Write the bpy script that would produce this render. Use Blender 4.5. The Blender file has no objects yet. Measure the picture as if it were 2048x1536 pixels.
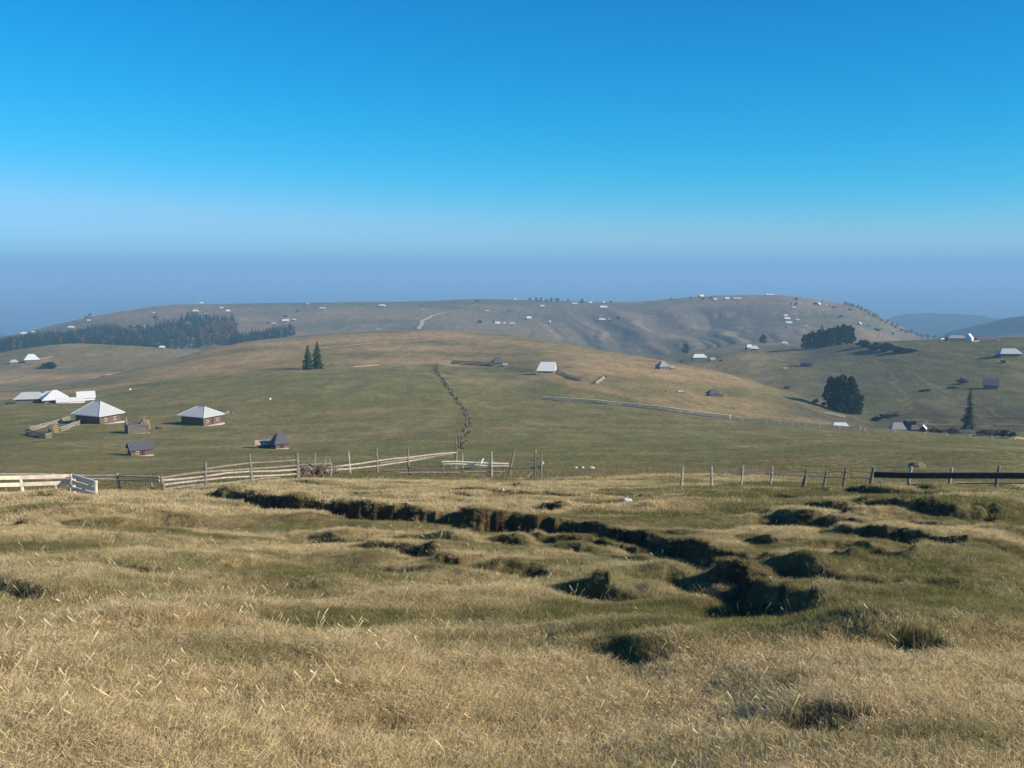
import bpy, math, random
import numpy as np
from mathutils import Vector, Matrix

rnd = random.Random(7)
rng = np.random.default_rng(11)
SC = bpy.context.scene
COL = SC.collection

# ------------------------------------------------------------------ camera model
F = 2000.0            # focal length in photo pixels (photo is 2048 wide)
HZ = 530.0            # row of the true horizon
CZ = 1.75             # eye height above the ground the photographer stands on
P = math.atan((768 - HZ) / F)
cP, sP = math.cos(P), math.sin(P)

def ray(px, py):
    a = (px - 1024) / F; b = (768 - py) / F
    d = Vector((a, cP + b * sP, -sP + b * cP))
    h = math.hypot(d.x, d.y)
    return math.atan2(d.x, d.y), d.z / h       # azimuth, tangent of elevation

# ------------------------------------------------------------------ noise
def _hash(ix, iy, s):
    n = (ix * 374761393 + iy * 668265263 + s * 1442695041) & 0xFFFFFFFF
    n = ((n ^ (n >> 13)) * 1274126177) & 0xFFFFFFFF
    n = n ^ (n >> 16)
    return (n & 0xFFFFFF) / 16777215.0 * 2 - 1

def noise(x, y, s=0):
    x = np.asarray(x, float); y = np.asarray(y, float)
    ix = np.floor(x).astype(np.int64); iy = np.floor(y).astype(np.int64)
    fx = x - ix; fy = y - iy
    ux = fx * fx * fx * (fx * (fx * 6 - 15) + 10); uy = fy * fy * fy * (fy * (fy * 6 - 15) + 10)
    a = _hash(ix, iy, s); b = _hash(ix + 1, iy, s); c = _hash(ix, iy + 1, s); d = _hash(ix + 1, iy + 1, s)
    return (a * (1 - ux) + b * ux) * (1 - uy) + (c * (1 - ux) + d * ux) * uy

def fbm(x, y, s=0, o=4, g=0.5):
    t = 0; a = 1; n = 0
    for k in range(o):
        t = t + a * noise(x * 2 ** k + 17.3 * k, y * 2 ** k - 9.1 * k, s + k); n += a; a *= g
    return t / n

def sstep(a, b, x):
    t = np.clip((x - a) / (b - a), 0, 1)
    return t * t * (3 - 2 * t)

# ------------------------------------------------------------------ the lie of the land
# each line: points (photo column, photo row, distance in metres) along one crest, break or hollow of the ground
LAYERS = [
 [(0,1536,6.3),(1024,1536,6.3),(2048,1536,6.3)],
 [(0,1220,14),(600,1222,14),(1200,1222,14),(2048,1215,14)],
 [(0,1085,24),(600,1085,25),(1200,1080,26),(2048,1085,25)],
 [(0,1010,36),(400,1005,37),(1000,1005,37),(1500,1000,39),(2048,1005,37)],
 [(-200,996,43),(0,995,43),(300,993,45),(480,974,48),(620,967,51),(900,970,52),(1080,976,51),(1300,976,50),(1500,974,50),(1700,981,49),(2048,987,49)],
 [(0,984,62),(300,978,62),(480,964,64),(620,953,66),(900,950,70),(1100,944,74),(1300,938,78),(1550,938,78),(1660,946,76),(1740,963,70),(1850,967,66),(2048,974,62)],
 [(0,952,112),(300,950,112),(620,936,112),(900,930,114),(1100,934,116),(1300,934,118),(1550,930,118),(1740,938,116),(1850,936,114),(2048,938,112)],
 [(0,906,190),(300,908,190),(620,903,190),(900,900,190),(1300,898,185),(1700,902,165),(2048,910,150)],
 [(0,865,262),(200,860,262),(400,860,262),(620,855,262),(900,850,262),(1200,852,262),(1460,862,250),(1700,876,222),(2048,902,190)],
 [(0,812,410),(150,805,410),(400,790,400),(640,770,430),(870,765,450),(1000,780,430),(1145,799,380),(1300,814,355),(1460,836,325),(1600,848,300),(1700,854,285),(1850,864,265),(2048,880,240)],
 [(0,795,520),(150,782,520),(400,757,520),(620,739,560),(870,728,590),(1000,730,580),(1145,748,500),(1300,768,470),(1460,815,420),(1600,838,400),(1700,860,380),(1850,880,370),(2048,900,350)],
 [(0,784,680),(110,770,690),(220,750,720),(330,722,800),(430,695,860),(520,680,880),(600,673,900),(750,663,920),(860,661,930),(1000,668,920),(1100,682,880),(1200,700,820),(1300,716,740),(1400,735,670),(1500,762,590),(1600,797,520),(1660,822,490),(1750,850,460),(1850,856,450),(2048,862,440)],
 [(0,772,820),(220,752,830),(430,712,960),(600,700,1000),(860,695,1040),(1000,700,1030),(1200,728,930),(1300,742,850),(1400,745,760),(1500,765,690),(1600,780,620),(1700,805,570),(1750,815,550),(1850,820,540),(1950,828,530),(2048,830,530)],
 [(0,745,940),(100,740,940),(220,735,940),(430,716,1040),(600,706,1080),(860,700,1120),(1000,705,1110),(1200,738,1010),(1300,736,940),(1400,728,880),(1500,722,820),(1600,735,760),(1700,750,720),(1850,745,710),(2048,740,700)],
 [(-200,740,1080),(0,711,1100),(70,696,1110),(130,689,1120),(220,690,1130),(330,697,1150),(430,706,1180),(600,712,1200),(860,706,1220),(1000,710,1200),(1200,730,1120),(1300,722,1080),(1400,706,1060),(1480,700,1020),(1560,698,960),(1620,697,930),(1700,690,900),(1760,685,890),(1850,681,880),(1950,679,870),(2048,676,860),(2250,665,850)],
 [(0,722,1250),(220,708,1280),(430,714,1320),(860,700,1400),(1200,722,1280),(1300,714,1250),(1400,700,1200),(1480,688,1160),(1560,685,1130),(1620,694,1120),(1700,708,1100),(2048,700,1080)],
 [(0,700,1450),(220,696,1500),(430,690,1550),(620,680,1600),(860,674,1600),(1000,680,1600),(1200,704,1550),(1300,710,1500),(1370,706,1500),(1500,694,1450),(1600,688,1450),(1700,690,1450),(1850,694,1450),(2048,700,1450)],
 [(0,688,1750),(220,668,1800),(430,652,1850),(620,646,1850),(860,645,1850),(1000,650,1850),(1200,660,1850),(1370,660,1850),(1500,652,1850),(1600,645,1850),(1700,650,1850),(1850,688,1850),(2048,705,1850)],
 [(-200,705,2150),(0,674,2150),(60,662,2180),(150,641,2200),(250,622,2250),(350,609,2280),(500,607,2300),(700,605,2300),(850,602,2300),(960,598,2300),(1100,601,2300),(1240,604,2300),(1340,598,2300),(1440,591,2300),(1560,590,2300),(1650,602,2300),(1690,608,2280),(1740,624,2250),(1790,648,2220),(1850,674,2200),(1950,690,2200),(2250,700,2200)],
 [(0,735,2700),(500,690,2700),(1500,690,2700),(1850,705,2700),(2048,700,2700)],
 [(0,740,3400),(500,720,3400),(1500,720,3400),(1800,705,3400),(1860,685,3400),(1900,664,3400),(1960,648,3400),(2010,636,3400),(2048,630,3400),(2250,600,3400)],
 [(0,725,4300),(1500,725,4300),(1750,700,4300),(2048,690,4300)],
 [(-300,620,5600),(-100,650,5600),(0,668,5600),(60,690,5600),(300,710,5600),(1500,700,5600),(1690,675,5600),(1750,652,5600),(1795,633,5600),(1840,627,5600),(1950,632,5600),(2010,642,5600),(2100,660,5600)],
 [(0,690,7500),(1500,690,7500),(2048,690,7500)],
]
_LA = []
for L in LAYERS:
    A = []
    for px, py, r in L:
        az, t = ray(px, py)
        A.append((az, r, CZ + t * r))
    _LA.append(np.array(A).T)

def _sm(a, v, q):
    # monotone cubic interpolation, clamped at the ends
    if len(a) < 3: return np.interp(q, a, v)
    h = np.diff(a); d = np.diff(v) / h
    m = np.zeros_like(v)
    w1 = 2 * h[1:] + h[:-1]; w2 = h[1:] + 2 * h[:-1]
    with np.errstate(divide='ignore', invalid='ignore'):
        mm = (w1 + w2) / (w1 / d[:-1] + w2 / d[1:])
    m[1:-1] = np.where(d[:-1] * d[1:] > 0, mm, 0)
    q = np.clip(q, a[0], a[-1])
    i = np.clip(np.searchsorted(a, q) - 1, 0, len(a) - 2)
    t = (q - a[i]) / h[i]
    return ((1 + 2 * t) * (1 - t) ** 2 * v[i] + t * (1 - t) ** 2 * h[i] * m[i] + t * t * (3 - 2 * t) * v[i + 1] + t * t * (t - 1) * h[i] * m[i + 1])

def columns(az):
    n = len(az)
    R = [np.zeros(n), np.full(n, 3.2)]; Z = [np.zeros(n), np.full(n, -0.62)]
    for L in _LA:
        R.append(_sm(L[0], L[1], az)); Z.append(_sm(L[0], L[2], az))
    for r, z in ((11000, -420), (20000, -430), (41000, -430)):
        R.append(np.full(n, float(r))); Z.append(np.full(n, float(z)))
    R = np.array(R); Z = np.array(Z)
    h = np.diff(R, axis=0); d = np.diff(Z, axis=0) / h
    m = np.zeros_like(Z)
    w1 = 2 * h[1:] + h[:-1]; w2 = h[1:] + 2 * h[:-1]
    # slightly rounder than strict monotone: blend with the plain average slope
    with np.errstate(divide='ignore', invalid='ignore'):
        mm = (w1 + w2) / (w1 / d[:-1] + w2 / d[1:])
    m[1:-1] = np.where(d[:-1] * d[1:] > 0, mm, 0)
    m[0] = d[0]; m[-1] = 0
    return R, Z, h, m

def base_h(az, r):
    # az (n,), r (n,)
    uq, j = np.unique(az, return_inverse=True); j = j.ravel()
    R, Z, h, m = columns(uq)
    n = len(az); i = np.zeros(n, int)
    for k in range(1, len(R) - 1): i += R[k][j] <= r
    hh = h[i, j]; t = np.clip((r - R[i, j]) / hh, 0, 1)
    return ((1 + 2 * t) * (1 - t) ** 2 * Z[i, j] + t * (1 - t) ** 2 * hh * m[i, j] + t * t * (3 - 2 * t) * Z[i + 1, j] + t * t * (t - 1) * hh * m[i + 1, j])

# eroded banks and ditches: (crest line in photo pixels, face height m, recovery width m)
BANKS_PX = [
 ([(395,990),(470,994),(530,1008),(600,1019),(700,1029),(770,1040),(900,1050),(1020,1058),(1130,1066),(1210,1076),(1280,1092),(1350,1106),(1430,1120),(1530,1138),(1600,1150)], 0.72, 1.7),
 ([(1010,1084),(1080,1090),(1160,1096),(1250,1106),(1330,1116),(1430,1132),(1500,1146),(1580,1160)], 0.62, 1.0),
 ([(1525,1012),(1600,1018),(1700,1021),(1800,1028),(1950,1034),(2060,1036)], 0.46, 1.6),
 ([(1640,1062),(1720,1076),(1800,1082),(1860,1094),(1950,1104),(2060,1110)], 0.55, 1.3),
 ([(1330,1160),(1420,1170),(1500,1180),(1560,1194),(1620,1226),(1680,1270)], 0.60, 1.2),
 ([(1670,1124),(1740,1128),(1800,1142),(1840,1158)], 0.55, 0.8),
 ([(1890,1132),(1960,1132),(2050,1140)], 0.62, 0.8),
 ([(690,1100),(800,1112),(870,1118),(905,1132)], 0.42, 0.8),
 ([(930,1150),(1000,1154),(1080,1158),(1110,1172)], 0.36, 0.6),
 ([(420,1160),(470,1146),(560,1150)], 0.22, 0.5),
 ([(170,1150),(240,1148),(310,1160),(340,1180)], 0.20, 0.6),
 ([(-60,1186),(20,1184),(90,1196),(120,1215)], 0.30, 0.6),
 ([(1680,1182),(1740,1186),(1810,1196)], 0.34, 0.5),
 ([(1340,1036),(1380,1032),(1425,1038)], 0.45, 0.9),
 ([(1500,1098),(1540,1102),(1580,1114)], 0.4, 0.8),
 ([(10,1010),(50,1002),(110,1000),(150,1004)], 0.3, 1.2),
 ([(520,968),(600,965),(650,974)], 0.35, 1.5),
 ([(640,1000),(700,985),(760,986),(800,990)], 0.22, 1.2),
 ([(1440,972),(1520,970),(1590,974)], 0.22, 1.2),
 ([(1080,1100),(1300,1140),(1400,1146),(1480,1160)], 0.2, 0.6),
 ([(880,1000),(960,1010),(1040,1004)], 0.18, 1.2),
 ([(860,984),(1000,992),(1160,996),(1300,992),(1420,1000)], .24, 2.2),
 ([(1420,1052),(1560,1046),(1720,1050),(1880,1060),(2060,1064)], .36, 1.8),
 ([(1600,1110),(1700,1106),(1840,1120),(1960,1124),(2060,1136)], .34, 1.4),
 ([(1560,984),(1700,990),(1860,990),(2060,998)], .26, 2.2),
 ([(1480,1160),(1620,1168),(1760,1184),(1900,1186),(2060,1200)], .34, 1.1),
 ([(560,1074),(700,1082),(860,1090),(1000,1104)], .26, 1.5),
 ([(640,1138),(780,1146),(920,1160)], .22, 1.2),
 ([(60,1040),(200,1046),(340,1044),(480,1052)], .20, 2.0),
 ([(1100,1180),(1200,1190),(1320,1210)], .26, 1.0),
 ([(300,1290),(420,1280),(560,1296)], 0.2, 0.5),
 ([(1100,1330),(1250,1320),(1400,1345)], 0.25, 0.5),
 ([(1700,1310),(1800,1300),(1950,1320)], 0.3, 0.6),
 ([(600,1440),(760,1430),(900,1450)], 0.15, 0.4),
 ([(1500,1450),(1650,1436),(1800,1455)], 0.18, 0.4),
]
_rb = random.Random(23)
for _k in range(40):
    _y = _rb.choice([_rb.uniform(975, 1060), _rb.uniform(1040, 1215)]); _x = _rb.uniform(850 if _y < 1230 and _k % 4 else 0, 2040); _w = _rb.uniform(35, 120) * (.6 + (_y - 960) / 400); _d = _rb.uniform(-.02, .22)
    BANKS_PX.append(([(_x, _y), (_x + _w * .5, _y + _w * .5 * _d + _rb.uniform(-3, 3)), (_x + _w, _y + _w * _d)], _rb.uniform(.26, .52) * (1 if _y < 1230 else .5), _rb.uniform(.4, 1.0)))

def smooth_hit(px, py, rmin=3.0, rmax=9000.0, fn=None):
    az, t = ray(px, py)
    n_ = max(40, int(math.log(rmax / rmin) / .011))
    r = np.exp(np.linspace(math.log(rmin), math.log(rmax), n_))
    H = (fn or height)(np.full_like(r, az), r)
    g = CZ + t * r - H
    k = np.where(g < 0)[0]
    if len(k) and k[0] > 0:
        r = np.linspace(r[k[0] - 1], r[k[0]], 12); g = CZ + t * r - (fn or height)(np.full_like(r, az), r); k = np.where(g < 0)[0]
        if not len(k): k = np.array([11]); g[11] = -1e-9
    if len(k) and k[0] > 0:
        i = k[0]; u = g[i - 1] / (g[i - 1] - g[i]); rr = r[i - 1] + u * (r[i] - r[i - 1])
    elif len(k):
        rr = r[0]
    else:
        rr = r[np.argmin(g / r)]
    return az, float(rr)

BANKS = []
for pts, hgt, wid in BANKS_PX:
    W = []
    for px, py in pts:
        az, r = smooth_hit(px, py, 3, 70, base_h)
        W.append((r * math.sin(az), r * math.cos(az)))
    BANKS.append((np.array(W), hgt, wid))

def bank_fields(x, y):
    """height change and bare-earth amount from the eroded banks"""
    dz = np.zeros_like(x); soil = np.zeros_like(x)
    q_ = np.clip(np.hypot(x, y) / 32, .3, 1.1)
    wx = x + q_ * .75 * (0.30 * noise(x * 1.3, y * 1.3, 61) + 0.20 * noise(x * 3.7, y * 3.7, 62) + .10 * noise(x * 8.7, y * 8.7, 65))
    wy = y + q_ * .75 * (0.42 * noise(x * .8, y * .8, 63) + 0.24 * noise(x * 3.1, y * 3.1, 64) + .12 * noise(x * 7.9, y * 7.9, 66))
    for W, hgt, wid in BANKS:
        lo = W.min(0) - 3.5; hi = W.max(0) + 3.5
        sel = np.where((x > lo[0]) & (x < hi[0]) & (y > lo[1]) & (y < hi[1]))[0]
        if not len(sel): continue
        X = wx[sel]; Y = wy[sel]
        best = np.full(len(sel), 1e9); sg = np.zeros(len(sel)); al = np.zeros(len(sel))
        seg = np.diff(W, axis=0); ln = np.hypot(seg[:, 0], seg[:, 1]); cum = np.concatenate([[0], np.cumsum(ln)])
        for k in range(len(seg)):
            ex, ey = seg[k] / ln[k]
            u = (X - W[k, 0]) * ex + (Y - W[k, 1]) * ey
            uc = np.clip(u, 0, ln[k])
            dx = X - W[k, 0] - uc * ex; dy = Y - W[k, 1] - uc * ey
            d = np.hypot(dx, dy); s = dx * ey - dy * ex      # >0: the side towards the camera
            b = d < best
            best = np.where(b, d, best); sg = np.where(b, np.where(s > 0, 1, -1), sg); al = np.where(b, cum[k] + uc, al)
        L = cum[-1]
        env = sstep(0, min(2.5, L * .3), al) * sstep(0, min(2.5, L * .3), L - al)
        env = env * (0.86 + 0.32 * noise(al * .55 + hgt * 31, al * 0 + 3.3, 77)) 
        s = best * sg
        H_ = hgt * 1.12 * env
        face = 0.34
        up = 0.42 * np.exp(-np.clip(-s, 0, None) / 1.3)
        dn = 0.42 - 1.0 * sstep(0, face, s)
        dn = dn + (0.58) * sstep(face * .9, face + wid, s)
        prof = np.where(s < 0, up, dn)
        end = np.exp(-np.clip(best - 2.4, 0, None) * 3)
        dz[sel] += H_ * prof * end
        soil[sel] = np.maximum(soil[sel], np.clip(env * 1.6, 0, 1) * sstep(-.05, .06, s) * (1 - sstep(face + .10, face + .35 * wid + .1, s)) * min(1, hgt * 1.9))
    dz = np.where(dz > .28, .28 + (dz - .28) * .25, dz)
    return dz, soil

def rough(x, y, r, az):
    z = np.zeros_like(x)
    n = r < 140
    if n.any():
        X = x[n]; Y = y[n]; Rr = r[n]
        a = sstep(4, 12, Rr) * (1 - .8 * sstep(38, 58, Rr)) + .12
        hum = fbm(X / 5.5 + .3 * noise(X / 3, Y / 3, 5), Y / 2.6, 3, 3)
        rid = 1 - np.abs(fbm(X / 7.0, Y / 2.9, 9, 3)) * 2.2
        fine = fbm(X / .9, Y / .7, 21, 3)
        lump = np.clip(noise(X / 1.5, Y / 1.1, 33), 0, 1) ** 1.5
        z[n] = a * (0.21 * hum + 0.12 * rid + 0.08 * fine + 0.12 * lump)
    z += 0.5 * fbm(x / 38, y / 38, 41, 3) * sstep(90, 260, r)
    z += sstep(150, 420, r) * (0.35 * fbm(x / 14, y / 9, 44, 3))
    z += 3.2 * fbm(x / 170, y / 170, 43, 4) * sstep(900, 1500, r) * (1 - .75 * sstep(2050, 2280, r) * (1 - sstep(2350, 2600, r)))
    # spurs and gullies running down the face of the far ridge
    e = sstep(1330, 1620, r) * (1 - sstep(1900, 2190, r))
    w = az * 57.3 + 2.6 * (r - 1800) / 500 + 1.8 * noise(x / 260, y / 260, 51) + .7 * noise(x / 90, y / 90, 54)
    f = np.abs(noise(w * .62, r / 1500, 52)) + .45 * np.abs(noise(w * 1.5 + 7, r / 700, 53))
    wt = .12 + .88 * np.exp(-((az * 57.3 - 8.5) / 6.5) ** 2)
    z += e * wt * (10 * f - 4)
    far = sstep(3000, 3400, r) * (1 - sstep(6200, 7500, r))
    z += far * 9 * fbm(x / 260, y / 260, 58, 4)
    return z

GRID = {}
def grid_height(az, r):
    A, G, Zg = GRID['az'], GRID['lr'], GRID['z']
    i = np.clip(np.searchsorted(A, az) - 1, 0, len(A) - 2); u = np.clip((az - A[i]) / (A[i + 1] - A[i]), 0, 1)
    lr = np.log(np.clip(r, 1.01, 40000)); j = np.clip(np.searchsorted(G, lr) - 1, 0, len(G) - 2)
    v = np.clip((np.exp(lr) - np.exp(G[j])) / (np.exp(G[j + 1]) - np.exp(G[j])), 0, 1)
    return (Zg[j, i] * (1 - u) + Zg[j, i + 1] * u) * (1 - v) + (Zg[j + 1, i] * (1 - u) + Zg[j + 1, i + 1] * u) * v

def height(az, r):
    if GRID: return grid_height(np.asarray(az, float), np.asarray(r, float))
    x = r * np.sin(az); y = r * np.cos(az)
    z = base_h(az, r) + rough(x, y, r, az)
    nr = r < 62
    if nr.any():
        dz, _ = bank_fields(x[nr], y[nr])
        z[nr] += dz
    return z

def gz(x, y):
    return float(height(np.array([math.atan2(x, y)]), np.array([math.hypot(x, y)]))[0])

def at(px, py, rmin=3.0, rmax=9000.0):
    """the point of the ground that the photograph shows at this pixel"""
    az, r = smooth_hit(px, py, rmin, rmax)
    x = r * math.sin(az); y = r * math.cos(az)
    return Vector((x, y, gz(x, y)))

def pt(px, py, r):
    az, t = ray(px, py)
    return Vector((r * math.sin(az), r * math.cos(az), CZ + t * r))

def ground_at(px, r):
    az, t = ray(px, 800)
    x = r * math.sin(az); y = r * math.cos(az)
    return Vector((x, y, gz(x, y)))

# ------------------------------------------------------------------ materials
def mat(name):
    m = bpy.data.materials.new(name); m.use_nodes = True
    nt = m.node_tree; b = nt.nodes['Principled BSDF']
    return m, nt, b

def nd(nt, t, **k):
    n = nt.nodes.new(t)
    for a, v in k.items():
        if a.startswith('i_'): n.inputs[a[2:].replace('_', ' ')].default_value = v
        else: setattr(n, a, v)
    return n

def simple(name, c, var=.25, scale=3.0, rough_=.85, bump=.3, stretch=(1, 1, 1), metal=0.0, spec=.3):
    m, nt, b = mat(name)
    tc = nd(nt, 'ShaderNodeTexCoord'); mp = nd(nt, 'ShaderNodeMapping'); mp.inputs['Scale'].default_value = stretch
    nz = nd(nt, 'ShaderNodeTexNoise'); nz.inputs['Scale'].default_value = scale; nz.inputs['Detail'].default_value = 5
    nt.links.new(tc.outputs['Object'], mp.inputs['Vector']); nt.links.new(mp.outputs['Vector'], nz.inputs['Vector'])
    rp = nd(nt, 'ShaderNodeValToRGB')
    rp.color_ramp.elements[0].position = .3; rp.color_ramp.elements[1].position = .7
    rp.color_ramp.elements[0].color = tuple(v * (1 - var) for v in c) + (1,)
    rp.color_ramp.elements[1].color = tuple(min(1, v * (1 + var)) for v in c) + (1,)
    nt.links.new(nz.outputs['Fac'], rp.inputs['Fac']); nt.links.new(rp.outputs['Color'], b.inputs['Base Color'])
    b.inputs['Roughness'].default_value = rough_; b.inputs['Metallic'].default_value = metal
    b.inputs['Specular IOR Level'].default_value = spec
    if bump:
        bp = nd(nt, 'ShaderNodeBump'); bp.inputs['Strength'].default_value = bump; bp.inputs['Distance'].default_value = .05
        nt.links.new(nz.outputs['Fac'], bp.inputs['Height']); nt.links.new(bp.outputs['Normal'], b.inputs['Normal'])
    return m

M = {}
M['roof_pale'] = simple('pale_shingle', (.43, .45, .44), .16, 2.2, .55, .2, (1, 1, 6), .0, .5)
M['roof_white'] = simple('bright_sheet_roof', (.62, .62, .60), .16, 1.5, .5, .1, (1, 1, 4), 0, .5)
M['roof_dark'] = simple('dark_shingle', (.085, .085, .10), .3, 2.5, .8, .3, (1, 1, 6))
M['roof_mid'] = simple('grey_shingle', (.26, .26, .27), .25, 2.5, .8, .3, (1, 1, 6))
M['roof_grey'] = simple('worn_grey_boards', (.40, .32, .25), .35, 2.5, .85, .3, (5, 1, 1))
M['ruin'] = simple('old_grey_logs', (.14, .125, .115), .35, 2.5, .85, .3, (5, 1, 1))
M['log'] = simple('brown_log_wall', (.125, .085, .065), .35, 3, .85, .4, (.5, .5, 7))
M['log_red'] = simple('reddish_log_wall', (.145, .09, .068), .35, 3, .85, .4, (.5, .5, 7))
M['log_orange'] = simple('orange_plank_wall', (.48, .19, .08), .3, 3, .8, .3, (.5, .5, 7))
M['log_grey'] = simple('grey_log_wall', (.14, .125, .115), .35, 3, .85, .4, (.5, .5, 7))
M['white_wall'] = simple('whitewash', (.72, .71, .68), .12, 2, .9, .1)
M['plinth'] = simple('pale_stone_base', (.42, .40, .36), .3, 4, .9, .4)
M['frame'] = simple('pale_window_frame', (.78, .74, .66), .1, 4, .6, 0)
M['door'] = simple('dark_door', (.06, .035, .025), .3, 4, .7, .2, (6, 1, 1))
M['wood_pale'] = simple('weathered_pale_wood', (.36, .315, .265), .3, 4, .85, .4, (1, 1, 1))
M['wood_white'] = simple('sun_bleached_boards', (.82, .69, .54), .18, 4, .85, .3)
M['wood_grey'] = simple('weathered_grey_wood', (.21, .18, .15), .35, 4, .88, .4)
M['wood_dark'] = simple('dark_beam_wood', (.055, .048, .045), .35, 4, .85, .4)
M['trunk'] = simple('bark', (.075, .055, .04), .3, 5, .9, .4, (3, 3, 1))
M['stone'] = simple('pale_rock', (.62, .60, .56), .2, 5, .85, .5)
M['hay'] = simple('old_hay', (.20, .145, .085), .35, 6, .95, .8)
M['dry_twig'] = simple('dry_twigs', (.26, .21, .16), .3, 5, .9, 0)
M['path'] = simple('trodden_pale_track', (.50, .40, .28), .25, .2, .95, 0)
M['cloth_w'] = simple('white_plastic', (.75, .85, .80), .1, 4, .5, 0)
M['cloth_g'] = simple('sea_green_plastic', (.10, .42, .36), .1, 4, .5, 0)
M['wire'] = simple('grey_wire', (.3, .29, .28), .1, 4, .6, 0)
g_, nt_, b_ = mat('window_glass'); b_.inputs['Base Color'].default_value = (.03, .035, .04, 1); b_.inputs['Roughness'].default_value = .1
M['glass'] = g_

def foliage(name, c1, c2, scale=.6):
    m, nt, b = mat(name)
    tc = nd(nt, 'ShaderNodeTexCoord'); nz = nd(nt, 'ShaderNodeTexNoise'); nz.inputs['Scale'].default_value = scale; nz.inputs['Detail'].default_value = 4
    nt.links.new(tc.outputs['Object'], nz.inputs['Vector'])
    rp = nd(nt, 'ShaderNodeValToRGB'); rp.color_ramp.elements[0].position = .35; rp.color_ramp.elements[1].position = .65
    rp.color_ramp.elements[0].color = c1 + (1,); rp.color_ramp.elements[1].color = c2 + (1,)
    nt.links.new(nz.outputs['Fac'], rp.inputs['Fac']); nt.links.new(rp.outputs['Color'], b.inputs['Base Color'])
    b.inputs['Roughness'].default_value = .9; b.inputs['Specular IOR Level'].default_value = .05
    return m
M['spruce'] = foliage('spruce_needles', (.018, .040, .018), (.035, .070, .025))
M['dark_leaf'] = foliage('dark_evergreen', (.007, .024, .011), (.016, .044, .018))
M['green_leaf'] = foliage('green_foliage', (.035, .075, .03), (.06, .11, .04))
M['bare'] = foliage('leafless_twigs', (.095, .070, .060), (.14, .105, .08))
M['brown_leaf'] = foliage('autumn_leaf', (.10, .07, .035), (.17, .11, .05))
M['olive_leaf'] = foliage('olive_shrub', (.075, .072, .042), (.12, .11, .065))
M['mixed_wood'] = foliage('mixed_wood_leaf', (.006, .026, .018), (.018, .044, .024), .02)

# ------------------------------------------------------------------ object helpers
class MB:
    def __init__(s): s.v = []; s.f = []
    def add(s, vs, fs):
        o = len(s.v); s.v += [tuple(v) for v in vs]; s.f += [tuple(i + o for i in f) for f in fs]; return s
    def box(s, c, d, rz=0, M4=None):
        x, y, z = d[0] / 2, d[1] / 2, d[2] / 2
        vs = [Vector((a * x, b * y, e * z)) for a in (-1, 1) for b in (-1, 1) for e in (-1, 1)]
        R = Matrix.Rotation(rz, 4, 'Z')
        vs = [(R @ v) + Vector(c) for v in vs]
        if M4: vs = [M4 @ v for v in vs]
        return s.add(vs, [(0, 1, 3, 2), (4, 6, 7, 5), (0, 4, 5, 1), (2, 3, 7, 6), (0, 2, 6, 4), (1, 5, 7, 3)])
    def tube(s, pts, rad, n=6):
        pts = [Vector(p) for p in pts]
        if not hasattr(rad, '__len__'): rad = [rad] * len(pts)
        rings = []
        for i, p in enumerate(pts):
            d = (pts[min(i + 1, len(pts) - 1)] - pts[max(i - 1, 0)]).normalized()
            u = d.orthogonal().normalized(); w = d.cross(u)
            if i and rings: 
                pu = (Vector(rings[-1][0]) - pts[i - 1]); u = (pu - d * pu.dot(d)).normalized(); w = d.cross(u)
            rings.append([p + (u * math.cos(2 * math.pi * k / n) + w * math.sin(2 * math.pi * k / n)) * rad[i] for k in range(n)])
        vs = [v for r in rings for v in r]; fs = []
        for i in range(len(rings) - 1):
            for k in range(n):
                a = i * n + k; b = i * n + (k + 1) % n
                fs.append((a, b, b + n, a + n))
        fs.append(tuple(range(n))[::-1]); fs.append(tuple((len(rings) - 1) * n + k for k in range(n)))
        return s.add(vs, fs)
    def bar(s, a, b, w, h, twist=0):
        """a board or beam from a to b, w thick, h high, edge up"""
        a = Vector(a); b = Vector(b); d = (b - a).normalized()
        up = Vector((0, 0, 1))
        if abs(d.z) > .95: up = Vector((0, 1, 0))
        side = d.cross(up).normalized(); up = side.cross(d)
        if twist:
            R = Matrix.Rotation(twist, 3, d); side = R @ side; up = R @ up
        vs = []
        for p in (a, b):
            for e, g in ((-1, -1), (1, -1), (1, 1), (-1, 1)):
                vs.append(p + side * (w / 2 * e) + up * (h / 2 * g))
        return s.add(vs, [(0, 1, 2, 3), (7, 6, 5, 4), (0, 4, 5, 1), (1, 5, 6, 2), (2, 6, 7, 3), (3, 7, 4, 0)])
    def ribbon(s, pts, w, h):
        pts = [Vector(p) for p in pts]; vs = []; n = len(pts)
        for i, p in enumerate(pts):
            d = pts[min(i + 1, n - 1)] - pts[max(i - 1, 0)]; side = Vector((d.y, -d.x, 0)).normalized() * (w / 2); up = Vector((0, 0, h / 2))
            vs += [p - side - up, p + side - up, p + side + up, p - side + up]
        fs = [(0, 1, 2, 3), tuple(4 * n - 4 + k for k in (3, 2, 1, 0))]
        for i in range(n - 1):
            for k in range(4): a = 4 * i + k; b = 4 * i + (k + 1) % 4; fs.append((a, a + 4, b + 4, b))
        return s.add(vs, fs)
    def mesh(s, name, m):
        me = bpy.data.meshes.new(name); me.from_pydata(s.v, [], s.f); me.update()
        me.materials.append(m); return me
    def build(s, name, m, parent=None, loc=None):
        o = bpy.data.objects.new(name, s.mesh(name, m)); COL.objects.link(o)
        if parent is not None: o.parent = parent
        if loc is not None: o.location = loc
        return o

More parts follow.
